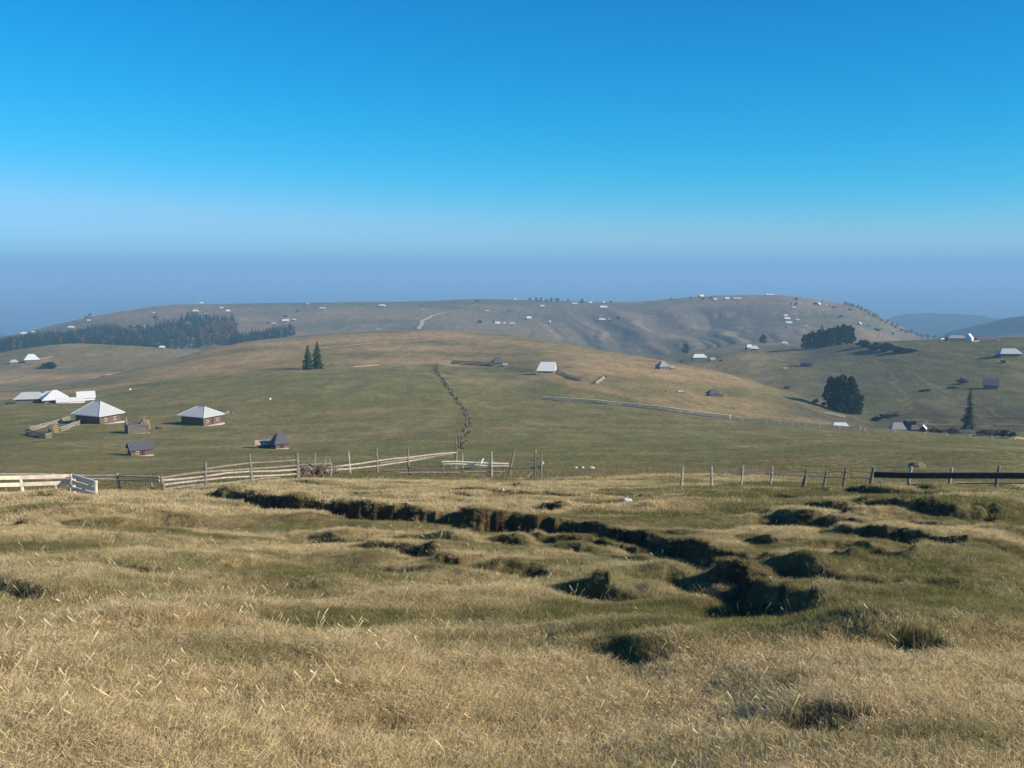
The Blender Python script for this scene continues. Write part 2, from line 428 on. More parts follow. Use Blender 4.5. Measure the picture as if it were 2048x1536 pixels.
def np_mesh(name, V, Fq, m):
    me = bpy.data.meshes.new(name)
    V = np.asarray(V, np.float32); Fq = np.asarray(Fq, np.int32)
    k = Fq.shape[1]
    me.vertices.add(len(V)); me.vertices.foreach_set('co', V.ravel())
    me.loops.add(Fq.size); me.loops.foreach_set('vertex_index', Fq.ravel())
    me.polygons.add(len(Fq)); me.polygons.foreach_set('loop_start', np.arange(0, Fq.size, k, dtype=np.int32))
    me.polygons.foreach_set('loop_total', np.full(len(Fq), k, np.int32))
    me.update(calc_edges=True)
    if m: me.materials.append(m)
    return me

def tag(o, label=None, cat=None, group=None, kind=None):
    if label: o['label'] = label
    if cat: o['category'] = cat
    if group: o['group'] = group
    if kind: o['kind'] = kind
    return o

def empty(name, label, cat, loc, rz=0, group=None):
    o = bpy.data.objects.new(name, None); COL.objects.link(o)
    o.location = loc; o.rotation_euler = (0, 0, rz); o.empty_display_size = .3
    return tag(o, label, cat, group)

def put(name, me, parent=None, loc=None, label=None):
    o = bpy.data.objects.new(name, me); COL.objects.link(o)
    if parent is not None: o.parent = parent
    if loc is not None: o.location = loc
    if label: o['label'] = label
    return o

# ------------------------------------------------------------------ terrain mesh
def build_terrain():
    d = math.radians
    az = np.concatenate([np.arange(-180, -40, 2.5), np.arange(-40, -31, .4), np.arange(-31, 31, .066), np.arange(31, 40, .4), np.arange(40, 180, 2.5)])
    az = np.radians(az)
    r = [1.0]
    while r[-1] < 41000:
        x = r[-1]
        k = .012 if x < 5 else .0052 if x < 62 else .009 if x < 3000 else .02 if x < 8000 else .2
        r.append(x * (1 + k))
    r = np.array(r); r[-1] = 41000
    na, nr = len(az), len(r)
    AZ = np.tile(az, nr); RR = np.repeat(r, na)
    X = RR * np.sin(AZ); Y = RR * np.cos(AZ)
    Z = height(AZ, RR)
    V = np.stack([X, Y, Z], 1); z00 = gz(.001, .001)
    GRID.update(az=az, lr=np.log(r), z=Z.reshape(nr, na))
    V = np.vstack([[0, 0, z00], V])
    i = np.arange(nr - 1)[:, None]; j = np.arange(na)[None, :]
    jn = (j + 1) % na
    a = 1 + i * na + j; b = 1 + i * na + jn; c = 1 + (i + 1) * na + jn; e = 1 + (i + 1) * na + j
    Fq = np.stack([a, e, c, b], -1).reshape(-1, 4)
    me = np_mesh('ground', V, Fq, None)
    # centre disc
    # ---- what grows where (true surface colour, no light in it)
    x, y = V[:, 0], V[:, 1]; rr = np.hypot(x, y); aa = np.arctan2(x, y)
    nb = fbm(x / 60, y / 60, 71, 4); ns = fbm(x / 9, y / 6, 72, 4); nl = fbm(x / 260, y / 200, 73, 3)
    def C(c): return np.array(c)[None, :]
    straw = C((.25, .19, .105)); olive = C((.125, .120, .050)); green = C((.168, .156, .057)); brown = C((.370, .245, .130))
    soil = C((.075, .048, .029)); moor = C((.225, .160, .105)); wood = C((.095, .075, .062))
    def mix(a, b, t): t = np.clip(t, 0, 1)[:, None]; return a * (1 - t) + b * t
    # near pasture
    near = mix(straw * np.ones((len(x), 1)), olive, .30 + .55 * fbm(x / 4, y / 2.2, 74, 3) + .25 * ns)
    mead = mix(green * np.ones((len(x), 1)), C((.215, .172, .082)), .34 + .8 * nb + .25 * ns + .22 * sstep(-.2, .25, aa))
    dryb = mix(brown * np.ones((len(x), 1)), olive, .30 + .8 * nb)
    col = mix(near, mead, sstep(58, 105, rr + 12 * nb))
    # the brown upper hillside starts behind the pair of spruces
    Rb = np.interp(aa, [ray(p, 740)[0] for p in (0, 150, 300, 620, 870, 1150, 1400, 1700, 2048)], [470, 500, 520, 570, 590, 430, 330, 330, 330])
    up = sstep(-4, 7, rr - Rb + 5 * ns)
    right = sstep(ray(1350, 750)[0], ray(1560, 750)[0], aa)
    col = mix(col, dryb, up * (1 - .35 * right))
    # beyond the main hill
    bey = sstep(860, 960, rr - 0 + 20 * nb)
    rmix = sstep(ray(1600, 700)[0], ray(1950, 700)[0], aa + .05 * nb)
    mid = mix(moor * np.ones((len(x), 1)), green * .85, .35 + .7 * nb + .5 * rmix)
    col = mix(col, mid, bey)
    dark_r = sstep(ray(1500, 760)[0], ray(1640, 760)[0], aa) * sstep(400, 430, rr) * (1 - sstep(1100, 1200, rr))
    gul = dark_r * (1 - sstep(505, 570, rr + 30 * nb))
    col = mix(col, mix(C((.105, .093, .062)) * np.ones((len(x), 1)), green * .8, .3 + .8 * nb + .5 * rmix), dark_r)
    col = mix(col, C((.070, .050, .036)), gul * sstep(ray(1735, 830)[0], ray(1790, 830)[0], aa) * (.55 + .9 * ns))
    # sunlit knoll with white farm: dry grass
    kn = np.exp(-((aa - ray(1500, 700)[0]) / .045) ** 2) * np.exp(-((rr - 1080) / 75) ** 2)
    col = mix(col, C((.25, .19, .115)), kn * .9)
    far = sstep(1330, 1450, rr)
    fc = mix(moor * np.ones((len(x), 1)), C((.115, .118, .07)), .42 + 1.6 * nl + .5 * nb)
    w = np.degrees(aa) + 2.6 * (rr - 1800) / 500
    fold = np.abs(noise(w * .62, rr / 1500, 52))
    e = sstep(1330, 1500, rr) * (1 - sstep(2050, 2180, rr + 60 * nb))
    wt = np.exp(-((np.degrees(aa) - 8.5) / 6.0) ** 2)
    fc = mix(fc, wood, e * wt * (1 - sstep(.10, .55, fold)) * 1.1)
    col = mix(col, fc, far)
    col = mix(col, C((.014, .030, .026)), sstep(2900, 3050, rr))
    cz_ = np.abs(noise(x / 120 + 5, V[:, 2] / 1.9, 88)); cz2 = np.abs(noise(x / 60, V[:, 2] / .8, 89))
    trk = (np.exp(-(cz_ / .06) ** 2) * .45 + np.exp(-(cz2 / .08) ** 2) * .22) * sstep(75, 130, rr) * (1 - sstep(2400, 2800, rr))
    col = mix(col, C((.33, .25, .15)), trk)
    _, sl = bank_fields(x, y)
    sl = np.where(rr < 62, sl, 0)
    col = mix(col, soil, sl * (.85 + .3 * fbm(x * 2, y * 2, 75, 2)))
    col = np.clip(col, .008, .8)
    at_ = me.color_attributes.new('ground_cover', 'FLOAT_COLOR', 'POINT')
    at_.data.foreach_set('color', np.hstack([col, np.ones((len(x), 1))]).astype(np.float32).ravel())
    me.shade_smooth()
    o = bpy.data.objects.new('ground', me); COL.objects.link(o)
    tag(o, 'rolling grass upland with straw coloured pasture, green meadow and brown hills', None, None, 'structure')
    m, nt, b = mat('grassland'); me.materials.append(m)
    at2 = nd(nt, 'ShaderNodeAttribute', attribute_name='ground_cover')
    tc = nd(nt, 'ShaderNodeTexCoord')
    def nz(scale, det, st=(1, 1, 1), rg=.6):
        mp = nd(nt, 'ShaderNodeMapping'); mp.inputs['Scale'].default_value = st
        n = nd(nt, 'ShaderNodeTexNoise'); n.inputs['Scale'].default_value = scale; n.inputs['Detail'].default_value = det; n.inputs['Roughness'].default_value = rg
        nt.links.new(tc.outputs['Object'], mp.inputs['Vector']); nt.links.new(mp.outputs['Vector'], n.inputs['Vector']); return n
    n1 = nz(.9, 8, (1, .55, 1), .7); n2 = nz(.12, 8, (1, .35, 1), .72); n3 = nz(6, 4, (1, 1, 1), .7)
    def mul(col_out, n, lo, hi, p0=.3, p1=.7):
        mr = nd(nt, 'ShaderNodeMapRange'); mr.inputs['From Min'].default_value = p0; mr.inputs['From Max'].default_value = p1
        mr.inputs['To Min'].default_value = lo; mr.inputs['To Max'].default_value = hi
        nt.links.new(n.outputs['Fac'], mr.inputs['Value'])
        vm = nd(nt, 'ShaderNodeVectorMath', operation='SCALE')
        nt.links.new(col_out, vm.inputs[0]); nt.links.new(mr.outputs['Result'], vm.inputs['Scale']); return vm.outputs['Vector']
    c = mul(at2.outputs['Color'], n1, .60, 1.40); c = mul(c, n2, .66, 1.32); c = mul(c, n3, .75, 1.25)
    # a little hue drift between greener and drier tufts
    mx = nd(nt, 'ShaderNodeMixRGB', blend_type='MULTIPLY'); mx.inputs['Fac'].default_value = .8
    rp = nd(nt, 'ShaderNodeValToRGB'); rp.color_ramp.elements[0].position = .35; rp.color_ramp.elements[1].position = .65
    rp.color_ramp.elements[0].color = (.74, 1.0, .76, 1); rp.color_ramp.elements[1].color = (1.2, .97, .92, 1)
    n4 = nz(.30, 7, (1, .35, 1), .75); nt.links.new(n4.outputs['Fac'], rp.inputs['Fac'])
    nt.links.new(c, mx.inputs['Color1']); nt.links.new(rp.outputs['Color'], mx.inputs['Color2'])
    nt.links.new(mx.outputs['Color'], b.inputs['Base Color'])
    b.inputs['Roughness'].default_value = .95; b.inputs['Specular IOR Level'].default_value = .1
    bp = nd(nt, 'ShaderNodeBump'); bp.inputs['Strength'].default_value = .8; bp.inputs['Distance'].default_value = .28
    nt.links.new(n1.outputs['Fac'], bp.inputs['Height']); 
    bp2 = nd(nt, 'ShaderNodeBump'); bp2.inputs['Strength'].default_value = .5; bp2.inputs['Distance'].default_value = .04
    nt.links.new(n3.outputs['Fac'], bp2.inputs['Height']); nt.links.new(bp.outputs['Normal'], bp2.inputs['Normal'])
    nt.links.new(bp2.outputs['Normal'], b.inputs['Normal'])
    return o
build_terrain()

#==PART2==
# ------------------------------------------------------------------ tracks
def track(label, pts, width, lift=.12, rmin=3, rmax=9000):
    W = [at(px, py, rmin, rmax) for px, py in pts]
    V = []; L = 0
    # resample
    R = [W[0]]
    for a, b in zip(W[:-1], W[1:]):
        n = max(1, int((b - a).length / (6 if a.length < 900 else 14)))
        for k in range(1, n + 1): R.append(a.lerp(b, k / n))
    mb = MB(); vs = []; fs = []
    for i, p in enumerate(R):
        d = (R[min(i + 1, len(R) - 1)] - R[max(i - 1, 0)]); d.z = 0; d.normalize(); s = Vector((-d.y, d.x, 0))
        ww = width * (.7 + .5 * abs(math.sin(i * 1.7)))
        wob = .5 * width * math.sin(i * .9)
        for e in (-.5, 0, .5):
            q = p + s * (e * ww + wob * .4); vs.append((q.x, q.y, gz(q.x, q.y) + lift))
        if i: 
            o = (i - 1) * 3
            fs += [(o, o + 1, o + 4, o + 3), (o + 1, o + 2, o + 5, o + 4)]
    mb.add(vs, fs)
    o = mb.build('track', M['path']); tag(o, label, None, None, 'structure')
track('pale dirt track curving below the far left farms', [(-10, 783), (55, 777), (110, 770), (150, 764), (190, 757), (222, 749)], 5.5, .4, 450)
track('pale track climbing to the crest of the far ridge', [(838, 659), (842, 650), (846, 642), (862, 633), (890, 626)], 7, .9, 1300)
track('faint track across the brown hilltop', [(600, 700), (680, 693), (760, 687), (850, 681), (960, 678)], 3.2, .25, 600)

# ------------------------------------------------------------------ buildings
def hipped(L, W, h0, rh, ridge, over=.6, th=.22, hips=(1, 1)):
    """closed roof: eaves L x W, ridge along x; hips=0 leaves that end a gable"""
    l, w = L / 2 + over, W / 2 + over
    xa = -l * (ridge if hips[0] else 1); xb = l * (ridge if hips[1] else 1)
    v = [(-l, -w, h0), (l, -w, h0), (l, w, h0), (-l, w, h0), (xa, 0, h0 + rh), (xb, 0, h0 + rh),
         (-l, -w, h0 - th), (l, -w, h0 - th), (l, w, h0 - th), (-l, w, h0 - th)]
    f = [(0, 1, 5, 4), (2, 3, 4, 5), (1, 2, 5), (3, 0, 4), (6, 7, 1, 0), (7, 8, 2, 1), (8, 9, 3, 2), (9, 6, 0, 3), (9, 8, 7, 6)]
    return v, f

def building(name, label, cat, p, rz, L, W, h, rh, kind='hip', roof='roof_pale', wall='log', plinth=None, group=None, windows=0, door=False, ridge=.35, over=.6, chimney=False, cap=False, sink=.5, bench=None, pxw=None, side=False):
    o = empty(name, label, cat, p, rz, group)
    if pxw:
        d_ = math.hypot(p.x, p.y); ra = rz - math.atan2(-p.x, p.y)
        ext = (L + 2 * over) * abs(math.cos(ra)) + (W + 2 * over) * abs(math.sin(ra)); s_ = pxw * d_ / F / ext; o.scale = (s_, s_, s_)
    b = MB().box((0, 0, (h - sink) / 2), (L, W, h + sink)).build('wall', M[wall], o)
    if kind != 'hip':   # gable ends closed in boards
        ends = []
        e = MB()
        ends = [(-1, kind in ('gable',)), (1, kind in ('gable', 'half'))]
        for s, on in ends:
            if on:
                x = s * L / 2; 
                vs = [(x, -W / 2, h + .003), (x, W / 2, h + .003), (x, 0, h + rh * .97), (x - s * .15, -W / 2, h + .003), (x - s * .15, W / 2, h + .003), (x - s * .15, 0, h + rh * .97)]
                MB().add(vs, [(0, 1, 2), (3, 5, 4), (0, 3, 4, 1), (1, 4, 5, 2), (2, 5, 3, 0)]).build('gable', M[wall if wall != 'log_orange' else 'log'], o)
    hips = {'hip': (1, 1), 'gable': (0, 0), 'half': (1, 0)}[kind]
    if kind == 'hip': v, f = hipped(L, W, h + .2, rh, ridge, over)
    elif kind == 'half': v, f = hipped(L, W, h + .2, rh, ridge, over, hips=hips)
    else:
        l, w = L / 2 + over, W / 2 + over; t = .16; k = rh / (W / 2) 
        z0 = h - over * k + .03; z1 = h + rh + .05
        prof_ = [(-w, z0), (0, z1), (w, z0), (w, z0 + t), (0, z1 + t * 1.2), (-w, z0 + t)]
        v = [(x, a, b_) for x in (-l, l) for a, b_ in prof_]
        f = [(0, 1, 4, 5), (1, 2, 3, 4), (11, 10, 7, 6), (10, 9, 8, 7)] + [(i, i + 6, (i + 1) % 6 + 6, (i + 1) % 6) for i in range(6)]
    r = MB().add(v, f).build('roof', M[roof], o)
    if cap:
        l = L / 2 + over; w = W / 2 + over; c = MB()
        xr = l * ridge; top = Vector((xr, 0, h + .2 + rh)); 
        c.tube([(-xr, 0, h + .24 + rh), (xr, 0, h + .24 + rh)], .13, 5)
        for sx in (-1, 1):
            for sy in (-1, 1): c.tube([(sx * xr, 0, h + .24 + rh), (sx * l, sy * w, h + .24)], .09, 5)
        c.build('ridge_cap', M['roof_white'], r)
    MX = Matrix.Rotation(math.pi / 2, 4, 'Z') if side else None
    FW, FD = (W, L) if side else (L, W)
    if plinth: MB().box((0, 0, -.15), (L + .24, W + .24, 1.1)).build('plinth', M[plinth], o)
    if bench: MB().box((0, -FD / 2 - .7, .25), (FW + .8, 1.1, .5), 0, MX).build('porch_step', M['plinth'], o)
    if windows:
        for i in range(windows):
            x = (i + .5) / windows * FW * .86 - FW * .43
            if door and i == windows // 2: continue
            z = h * .56; y = -FD / 2 - .04; ws = min(1, h / 2.6); hw, hh = .38 * ws, .42 * ws; t_ = .045 * ws
            q = [(-hw - t_, -hh - t_), (hw + t_, -hh - t_), (hw + t_, hh + t_), (-hw - t_, hh + t_), (-hw + t_, -hh + t_), (hw - t_, -hh + t_), (hw - t_, hh - t_), (-hw + t_, hh - t_)]
            vs_ = [Vector((x + a, y + dy, z + b_)) for dy in (-.05, .05) for a, b_ in q]
            if MX: vs_ = [MX @ v_ for v_ in vs_]
            fs_ = []
            for k_ in range(4):
                n_ = (k_ + 1) % 4
                fs_ += [(k_, n_, n_ + 4, k_ + 4), (k_ + 8, k_ + 12, n_ + 12, n_ + 8), (k_, k_ + 8, n_ + 8, n_), (k_ + 4, n_ + 4, n_ + 12, k_ + 12)]
            f_ = MB().add(vs_, fs_).build('window', M['frame'], o)
            MB().box((x, y + .02, z), ((hw - t_) * 2, .03, (hh - t_) * 2), 0, MX).build('pane', M['glass'], f_)
    if door:
        x = 0 if windows % 2 else FW * .04
        MB().box((x, -FD / 2 - .05, h * .42), (1.0, .09, h * .8), 0, MX).build('door', M['door'], o)
    if chimney:
        MB().box((L * .12, .35, h + rh * .85 + .4), (.6, .6, 1.2)).build('chimney', M['plinth'], r)
    return o

D = math.radians
# ---- farm on the green slope at the left
p = at(197, 846, 100, 420)
building('farmhouse', 'farmhouse with steep pale hipped roof and two bright windows, beside the fenced hay pen', 'house', p, D(-26), 10.2, 8.0, 2.9, 3.7, 'hip', 'roof_pale', 'log', 'plinth', windows=2, ridge=.22, over=1.0, cap=True, bench=True, side=True, pxw=94)
p = at(403, 849, 100, 420)
building('farmhouse', 'farmhouse with pale hipped roof standing alone right of the twiggy ruin', 'house', p, D(-27), 10.2, 8.4, 3.3, 2.8, 'hip', 'roof_pale', 'log', 'plinth', windows=3, door=True, ridge=.3, over=1.0, cap=True, bench=True, side=True, pxw=89)
p = at(281, 911, 80, 300)
building('hut', 'low hut with dark grey gable roof and reddish log front on the left slope', 'hut', p, D(32), 6.0, 4.6, 2.3, 1.7, 'gable', 'roof_dark', 'log_red', 'plinth', windows=2, door=True, over=.5, pxw=53)
p = at(560, 897, 80, 320)
building('hut', 'small red walled hut with tall dark grey pyramid roof joined to a low shed', 'hut', p, D(30), 3.5, 3.9, 1.6, 2.9, 'hip', 'roof_dark', 'log_red', 'plinth', door=True, windows=1, ridge=.25, over=.45, pxw=40)
p = at(525, 896, 80, 320)
building('shed', 'low shed with flat grey board roof leaning on the red walled hut', 'shed', p + Vector((.3, .6, 0)), D(14), 4.2, 3.4, 1.0, .7, 'gable', 'roof_grey', 'log', over=.25, pxw=37)

def blob(rad, n=10, seed=0, sq=1, jag=.12):
    r = random.Random(seed); vs = []; fs = []; m = n // 2 + 1
    for i in range(m + 1):
        t = math.pi / 2 * i / m
        for k in range(n):
            a = 2 * math.pi * k / n; q = 1 + r.uniform(-jag, jag)
            vs.append((rad * math.cos(t) ** .6 * math.cos(a) * q if i < m else 0, rad * math.cos(t) ** .6 * math.sin(a) * q if i < m else 0, rad * sq * math.sin(t) - (.3 if i == 0 else 0)))
    for i in range(m):
        for k in range(n): a = i * n + k; b = i * n + (k + 1) % n; fs.append((a, b, b + n, a + n))
    return vs, fs

# ruin of grey logs with bare twigs
def ruin():
    p = at(274, 866, 80, 400); o = empty('ruined_shed', 'roofless grey log shed with bare twigs sticking up between two pale roofed farmhouses', 'shed', p, D(34)); o.scale = (.82, .82, .82)
    w = MB(); L, W = 5.6, 3.6
    r = random.Random(4)
    for k in range(9):
        z = .15 + k * .3
        w.tube([(-L / 2, -W / 2, z), (L / 2 - k * .05, -W / 2, z + r.uniform(-.04, .04))], .16, 6)
        w.tube([(-L / 2, W / 2, z), (L / 2 - k * .3, W / 2, z)], .16, 6)
        w.tube([(-L / 2, -W / 2 - .2, z + .1), (-L / 2, W / 2 + .2, z + .1)], .16, 6)
        if k < 7: w.tube([(L / 2, -W / 2 - .2, z + .1), (L / 2, W / 2 + .2, z + .1)], .16, 6)
    w.build('wall', M['ruin'], o)
    for k in range(11):
        x = -2.3 + k * .46; MB().bar((x, -2.0 - r.uniform(-.3, .3), 2.35 + r.uniform(-.15, .15)), (x + r.uniform(-.2, .2), 2.0 + r.uniform(-.4, .2), 3.1 + r.uniform(-.35, .2)), .40, .07).build('roof_board', M['ruin'], o)
    t = MB()
    for k in range(44):
        x = r.choice([-2.5, 1.6, 2.2]) + r.uniform(-.5, .5); y = r.uniform(-1, 1)
        t.tube([(x, y, 1.2), (x + r.uniform(-.3, .3), y, 2.6), (x + r.uniform(-.7, .7), y + r.uniform(-.4, .4), r.uniform(3.2, 5.0))], [.12, .09, .05], 4)
    t.build('twigs', M['dry_twig'], o)
    for k in range(9): MB().add(*blob(r.uniform(.2, .36), 7, k, .9, .2)).build('stone', M['plinth'], o, (-3.0 + k * .72, -W / 2 - r.uniform(.3, .8), .05))
ruin()

def haystack(p, rad, hgt, label, seed):
    o = empty('haystack', label, 'haystack', p, 0, 'haystacks by the left farms')
    v, f = blob(rad, 12, seed, hgt / rad, .16); MB().add(v, f).build('hay', M['hay'], o)
    MB().tube([(0, 0, 0), (.05, 0, hgt + .6)], [.06, .04], 5).build('pole', M['wood_grey'], o)
haystack(at(107, 865, 80, 400), 1.25, 2.0, 'brown haystack inside the plank pen below the left farmhouse', 2)
haystack(at(293, 858, 80, 400), 1.0, 2.5, 'narrow brown haystack rising behind the ruined shed', 3)

# ---- farther farms at the left edge
p = at(62, 804, 150, 700)
building('farmhouse', 'long low house with pale hipped roof, leftmost of the white roofed row', 'house', p, D(14), 10.5, 7, 1.7, 2.4, 'hip', 'roof_pale', 'log_grey', ridge=.55, over=.8, pxw=58)
p = at(98, 795, 150, 800)
building('shed', 'pale roofed shed peeping out between the two larger roofs of the row', 'shed', p, D(14), 6, 5, 1.6, 2.0, 'hip', 'roof_pale', 'log_grey', ridge=.5, pxw=26)
p = at(111, 806, 150, 700)
building('farmhouse', 'house with peaked pale hipped roof in the middle of the white roofed row', 'house', p, D(30), 8.6, 7.4, 1.7, 3.2, 'hip', 'roof_white', 'log_grey', ridge=.15, over=.8, pxw=52)
p = at(141, 806, 150, 700)
building('shed', 'low long shed with white sheet roof right of the peaked house', 'shed', p, D(26), 9.5, 4.2, .8, 1.1, 'gable', 'roof_white', 'white_wall', over=.3, pxw=50)
p = at(172, 800, 150, 700)
building('farmhouse', 'house with white gable roof at the right end of the white roofed row', 'house', p, D(26), 6.6, 6, 1.4, 2.1, 'gable', 'roof_white', 'white_wall', over=.4, pxw=34)

# ---- settlement along the middle of the main hill
p = at(1093, 747, 350, 700)
building('cottage', 'cottage with white half hipped roof above an orange plank front', 'cottage', p, D(-8), 8.4, 7.4, 1.6, 4.2, 'half', 'roof_white', 'log_orange', 'wood_pale', windows=2, door=True, ridge=.62, over=.6, bench=True, pxw=41)
p = at(996, 731, 350, 760)
building('hut', 'small dark domed hut left of the orange fronted cottage', 'hut', p, D(10), 5.6, 5, 1.5, 3.0, 'hip', 'roof_dark', 'log_grey', ridge=.3, over=.5, pxw=28)
p = at(1010, 733, 350, 760)
building('shed', 'tiny grey lean shed at the right foot of the dark domed hut', 'shed', p, D(10), 3.4, 3, 1.1, .9, 'gable', 'roof_mid', 'log_grey', over=.2, pxw=13)
p = at(1325, 738, 400, 900)
building('hut', 'hut with grey pyramid roof on the brown slope, its shadow to the left', 'hut', p, D(20), 7.4, 6.4, 1.9, 3.3, 'hip', 'roof_mid', 'log_grey', ridge=.12, over=.5, pxw=32)
p = at(1344, 739, 400, 900)
building('shed', 'small shed standing right against the grey pyramid roofed hut', 'shed', p, D(20), 3.4, 3.2, 1.4, 1.3, 'gable', 'roof_mid', 'log_grey', over=.3, pxw=14)
p = at(1426, 793, 200, 800)
building('hut', 'dark hut with steep roof alone on the slope below the grey hut', 'hut', p, D(8), 5.0, 4.6, 1.4, 2.2, 'hip', 'roof_dark', 'log_grey', ridge=.35, over=.5, pxw=30)
p = at(1441, 794, 200, 800)
building('shed', 'low open shed joined to the right of the dark steep hut', 'shed', p, D(8), 2.6, 2.8, 1.1, .6, 'gable', 'roof_dark', 'log_grey', over=.2, pxw=13)
p = at(1360, 786, 200, 800)
building('shed', 'small weathered grey shed left of the dark steep hut', 'shed', p, D(12), 3.8, 3, .9, .7, 'gable', 'roof_grey', 'log_grey', over=.2, pxw=16)
p = ground_at(1682, 305); 
building('farmhouse', 'house sunk behind the meadow crest showing only its bright white hipped roof', 'house', Vector((p.x, p.y, pt(1682, 858, 305).z)) , D(-6), 5.6, 4.6, .5, 1.55, 'hip', 'roof_white', 'log_grey', ridge=.62, over=.3, sink=3, pxw=41)
p = ground_at(1798, 330)
building('hut', 'hut with grey board roof behind the meadow crest at the foot of the gully', 'hut', Vector((p.x, p.y, pt(1798, 863, 330).z)), D(-8), 4.6, 4.0, 1.0, 2.2, 'hip', 'roof_mid', 'log', ridge=.6, over=.35, sink=4, pxw=32)
p = ground_at(1830, 340)
building('shed', 'dark shed in the gully between the grey roofed hut and the white ended hut', 'shed', Vector((p.x, p.y, pt(1830, 862, 340).z)), D(10), 4.6, 3.6, 1.0, 1.9, 'hip', 'roof_dark', 'wood_dark', ridge=.4, sink=4, pxw=28)
p = ground_at(1849, 330)
building('hut', 'tiny hut with white gable end right of the dark gully shed', 'hut', Vector((p.x, p.y, pt(1849, 862, 330).z)), D(60), 2.6, 2.2, .9, 1.1, 'gable', 'roof_white', 'wood_dark', over=.2, sink=4, pxw=15)

# ---- right hand hill
p = at(1612, 733, 500, 1000)
building('hut', 'dark square hut with pale end on the right hillside below the dark wood', 'hut', p, D(-14), 7.0, 6, 2.6, 2.4, 'gable', 'roof_dark', 'log_grey', over=.5, pxw=25)
p = at(1570, 738, 500, 1000)
building('shed', 'low flat grey shed lying left below the dark square hut', 'shed', p, D(5), 5, 3, .8, .6, 'gable', 'roof_grey', 'log_grey', over=.2, pxw=11)
p = at(1981, 777, 450, 1000)
building('hut', 'dark hut with pale gable wall on the slope above the lone bare spruce', 'hut', p, D(-24), 6.2, 5, 2.0, 2.6, 'gable', 'roof_dark', 'log_grey', over=.4, pxw=27)
p = at(2017, 713, 500, 1000)
building('farmhouse', 'farmhouse with pale hipped roof over dark walls at the right edge of the photo', 'house', p, D(-6), 12.0, 8, 2.0, 2.9, 'hip', 'roof_pale', 'log_grey', ridge=.6, over=.8, pxw=46)
p = at(1938, 681, 700, 900)
building('farmhouse', 'house with steep white gable roof on the crest of the right hand hill', 'house', p, D(50), 6.2, 5.8, 2.2, 3.6, 'gable', 'roof_white', 'white_wall', over=.4, pxw=17)
p = at(1912, 680, 700, 900)
building('barn', 'long low barn with sloping grey green roof left of the crest house', 'barn', p, D(-2), 14, 6, 1.4, 1.8, 'hip', 'roof_mid', 'log_grey', ridge=.5, over=.5, pxw=42)
p = at(1972, 681, 700, 900)
building('barn', 'long red walled barn behind the white paling on the right hand crest', 'barn', p, D(2), 17, 5, 1.2, 1.4, 'gable', 'log_red', 'log_red', over=.4, pxw=40)

# ---- on the dry knoll and the valley beyond
p = at(1498, 699, 800, 1300)
building('farmhouse', 'white roofed farmhouse with dark walls on the dry knoll', 'house', p, D(10), 6.4, 6, 2.4, 2.8, 'hip', 'roof_white', 'log_grey', ridge=.6, over=.6, pxw=18)
p = at(1509, 700, 800, 1300)
building('farmhouse', 'lower white hipped roof touching the right side of the knoll farmhouse', 'house', p, D(-12), 6.4, 5.4, 1.2, 2.4, 'hip', 'roof_white', 'log_grey', ridge=.5, over=.6, pxw=17)
p = at(1569, 689, 900, 1500)
building('cottage', 'small white roof on the knoll between the knoll farmhouse and the dark wood', 'cottage', p, D(-20), 5.6, 4, 1.2, 1.8, 'hip', 'roof_white', 'white_wall', ridge=.5, pxw=13)
p = at(1398, 718, 750, 1300)
building('farmhouse', 'long pale hipped roof in the hollow below the round dark tree', 'house', p, D(4), 13.4, 8, 1.7, 3.2, 'hip', 'roof_white', 'log_grey', ridge=.62, over=.8, pxw=33)
p = at(1424, 721, 750, 1300)
building('shed', 'small grey green shed right of the long pale roof in the hollow', 'shed', p, D(20), 5.6, 4, 1.3, 1.6, 'gable', 'roof_mid', 'log_grey', over=.4, pxw=15)
# ---- left hand hill
p = at(63, 724, 900, 1250)
building('farmhouse', 'white hipped roof farmhouse with dark left side on the left middle hill', 'house', p, D(30), 9.5, 8.5, 2.0, 3.9, 'hip', 'roof_white', 'log_grey', ridge=.35, over=.8, pxw=28)
p = at(28, 727, 800, 1250)
building('cottage', 'small pale cottage left of the white hipped farmhouse on the left middle hill', 'cottage', p, D(20), 6.6, 6, 1.6, 2.2, 'hip', 'roof_pale', 'log_grey', ridge=.4, pxw=15)
p = at(324, 697, 1000, 1500)
building('cottage', 'small white roofed cottage at the lower edge of the dark left forest', 'cottage', p, D(5), 7.0, 6, 1.5, 2.4, 'hip', 'roof_white', 'log_grey', ridge=.5, pxw=13)

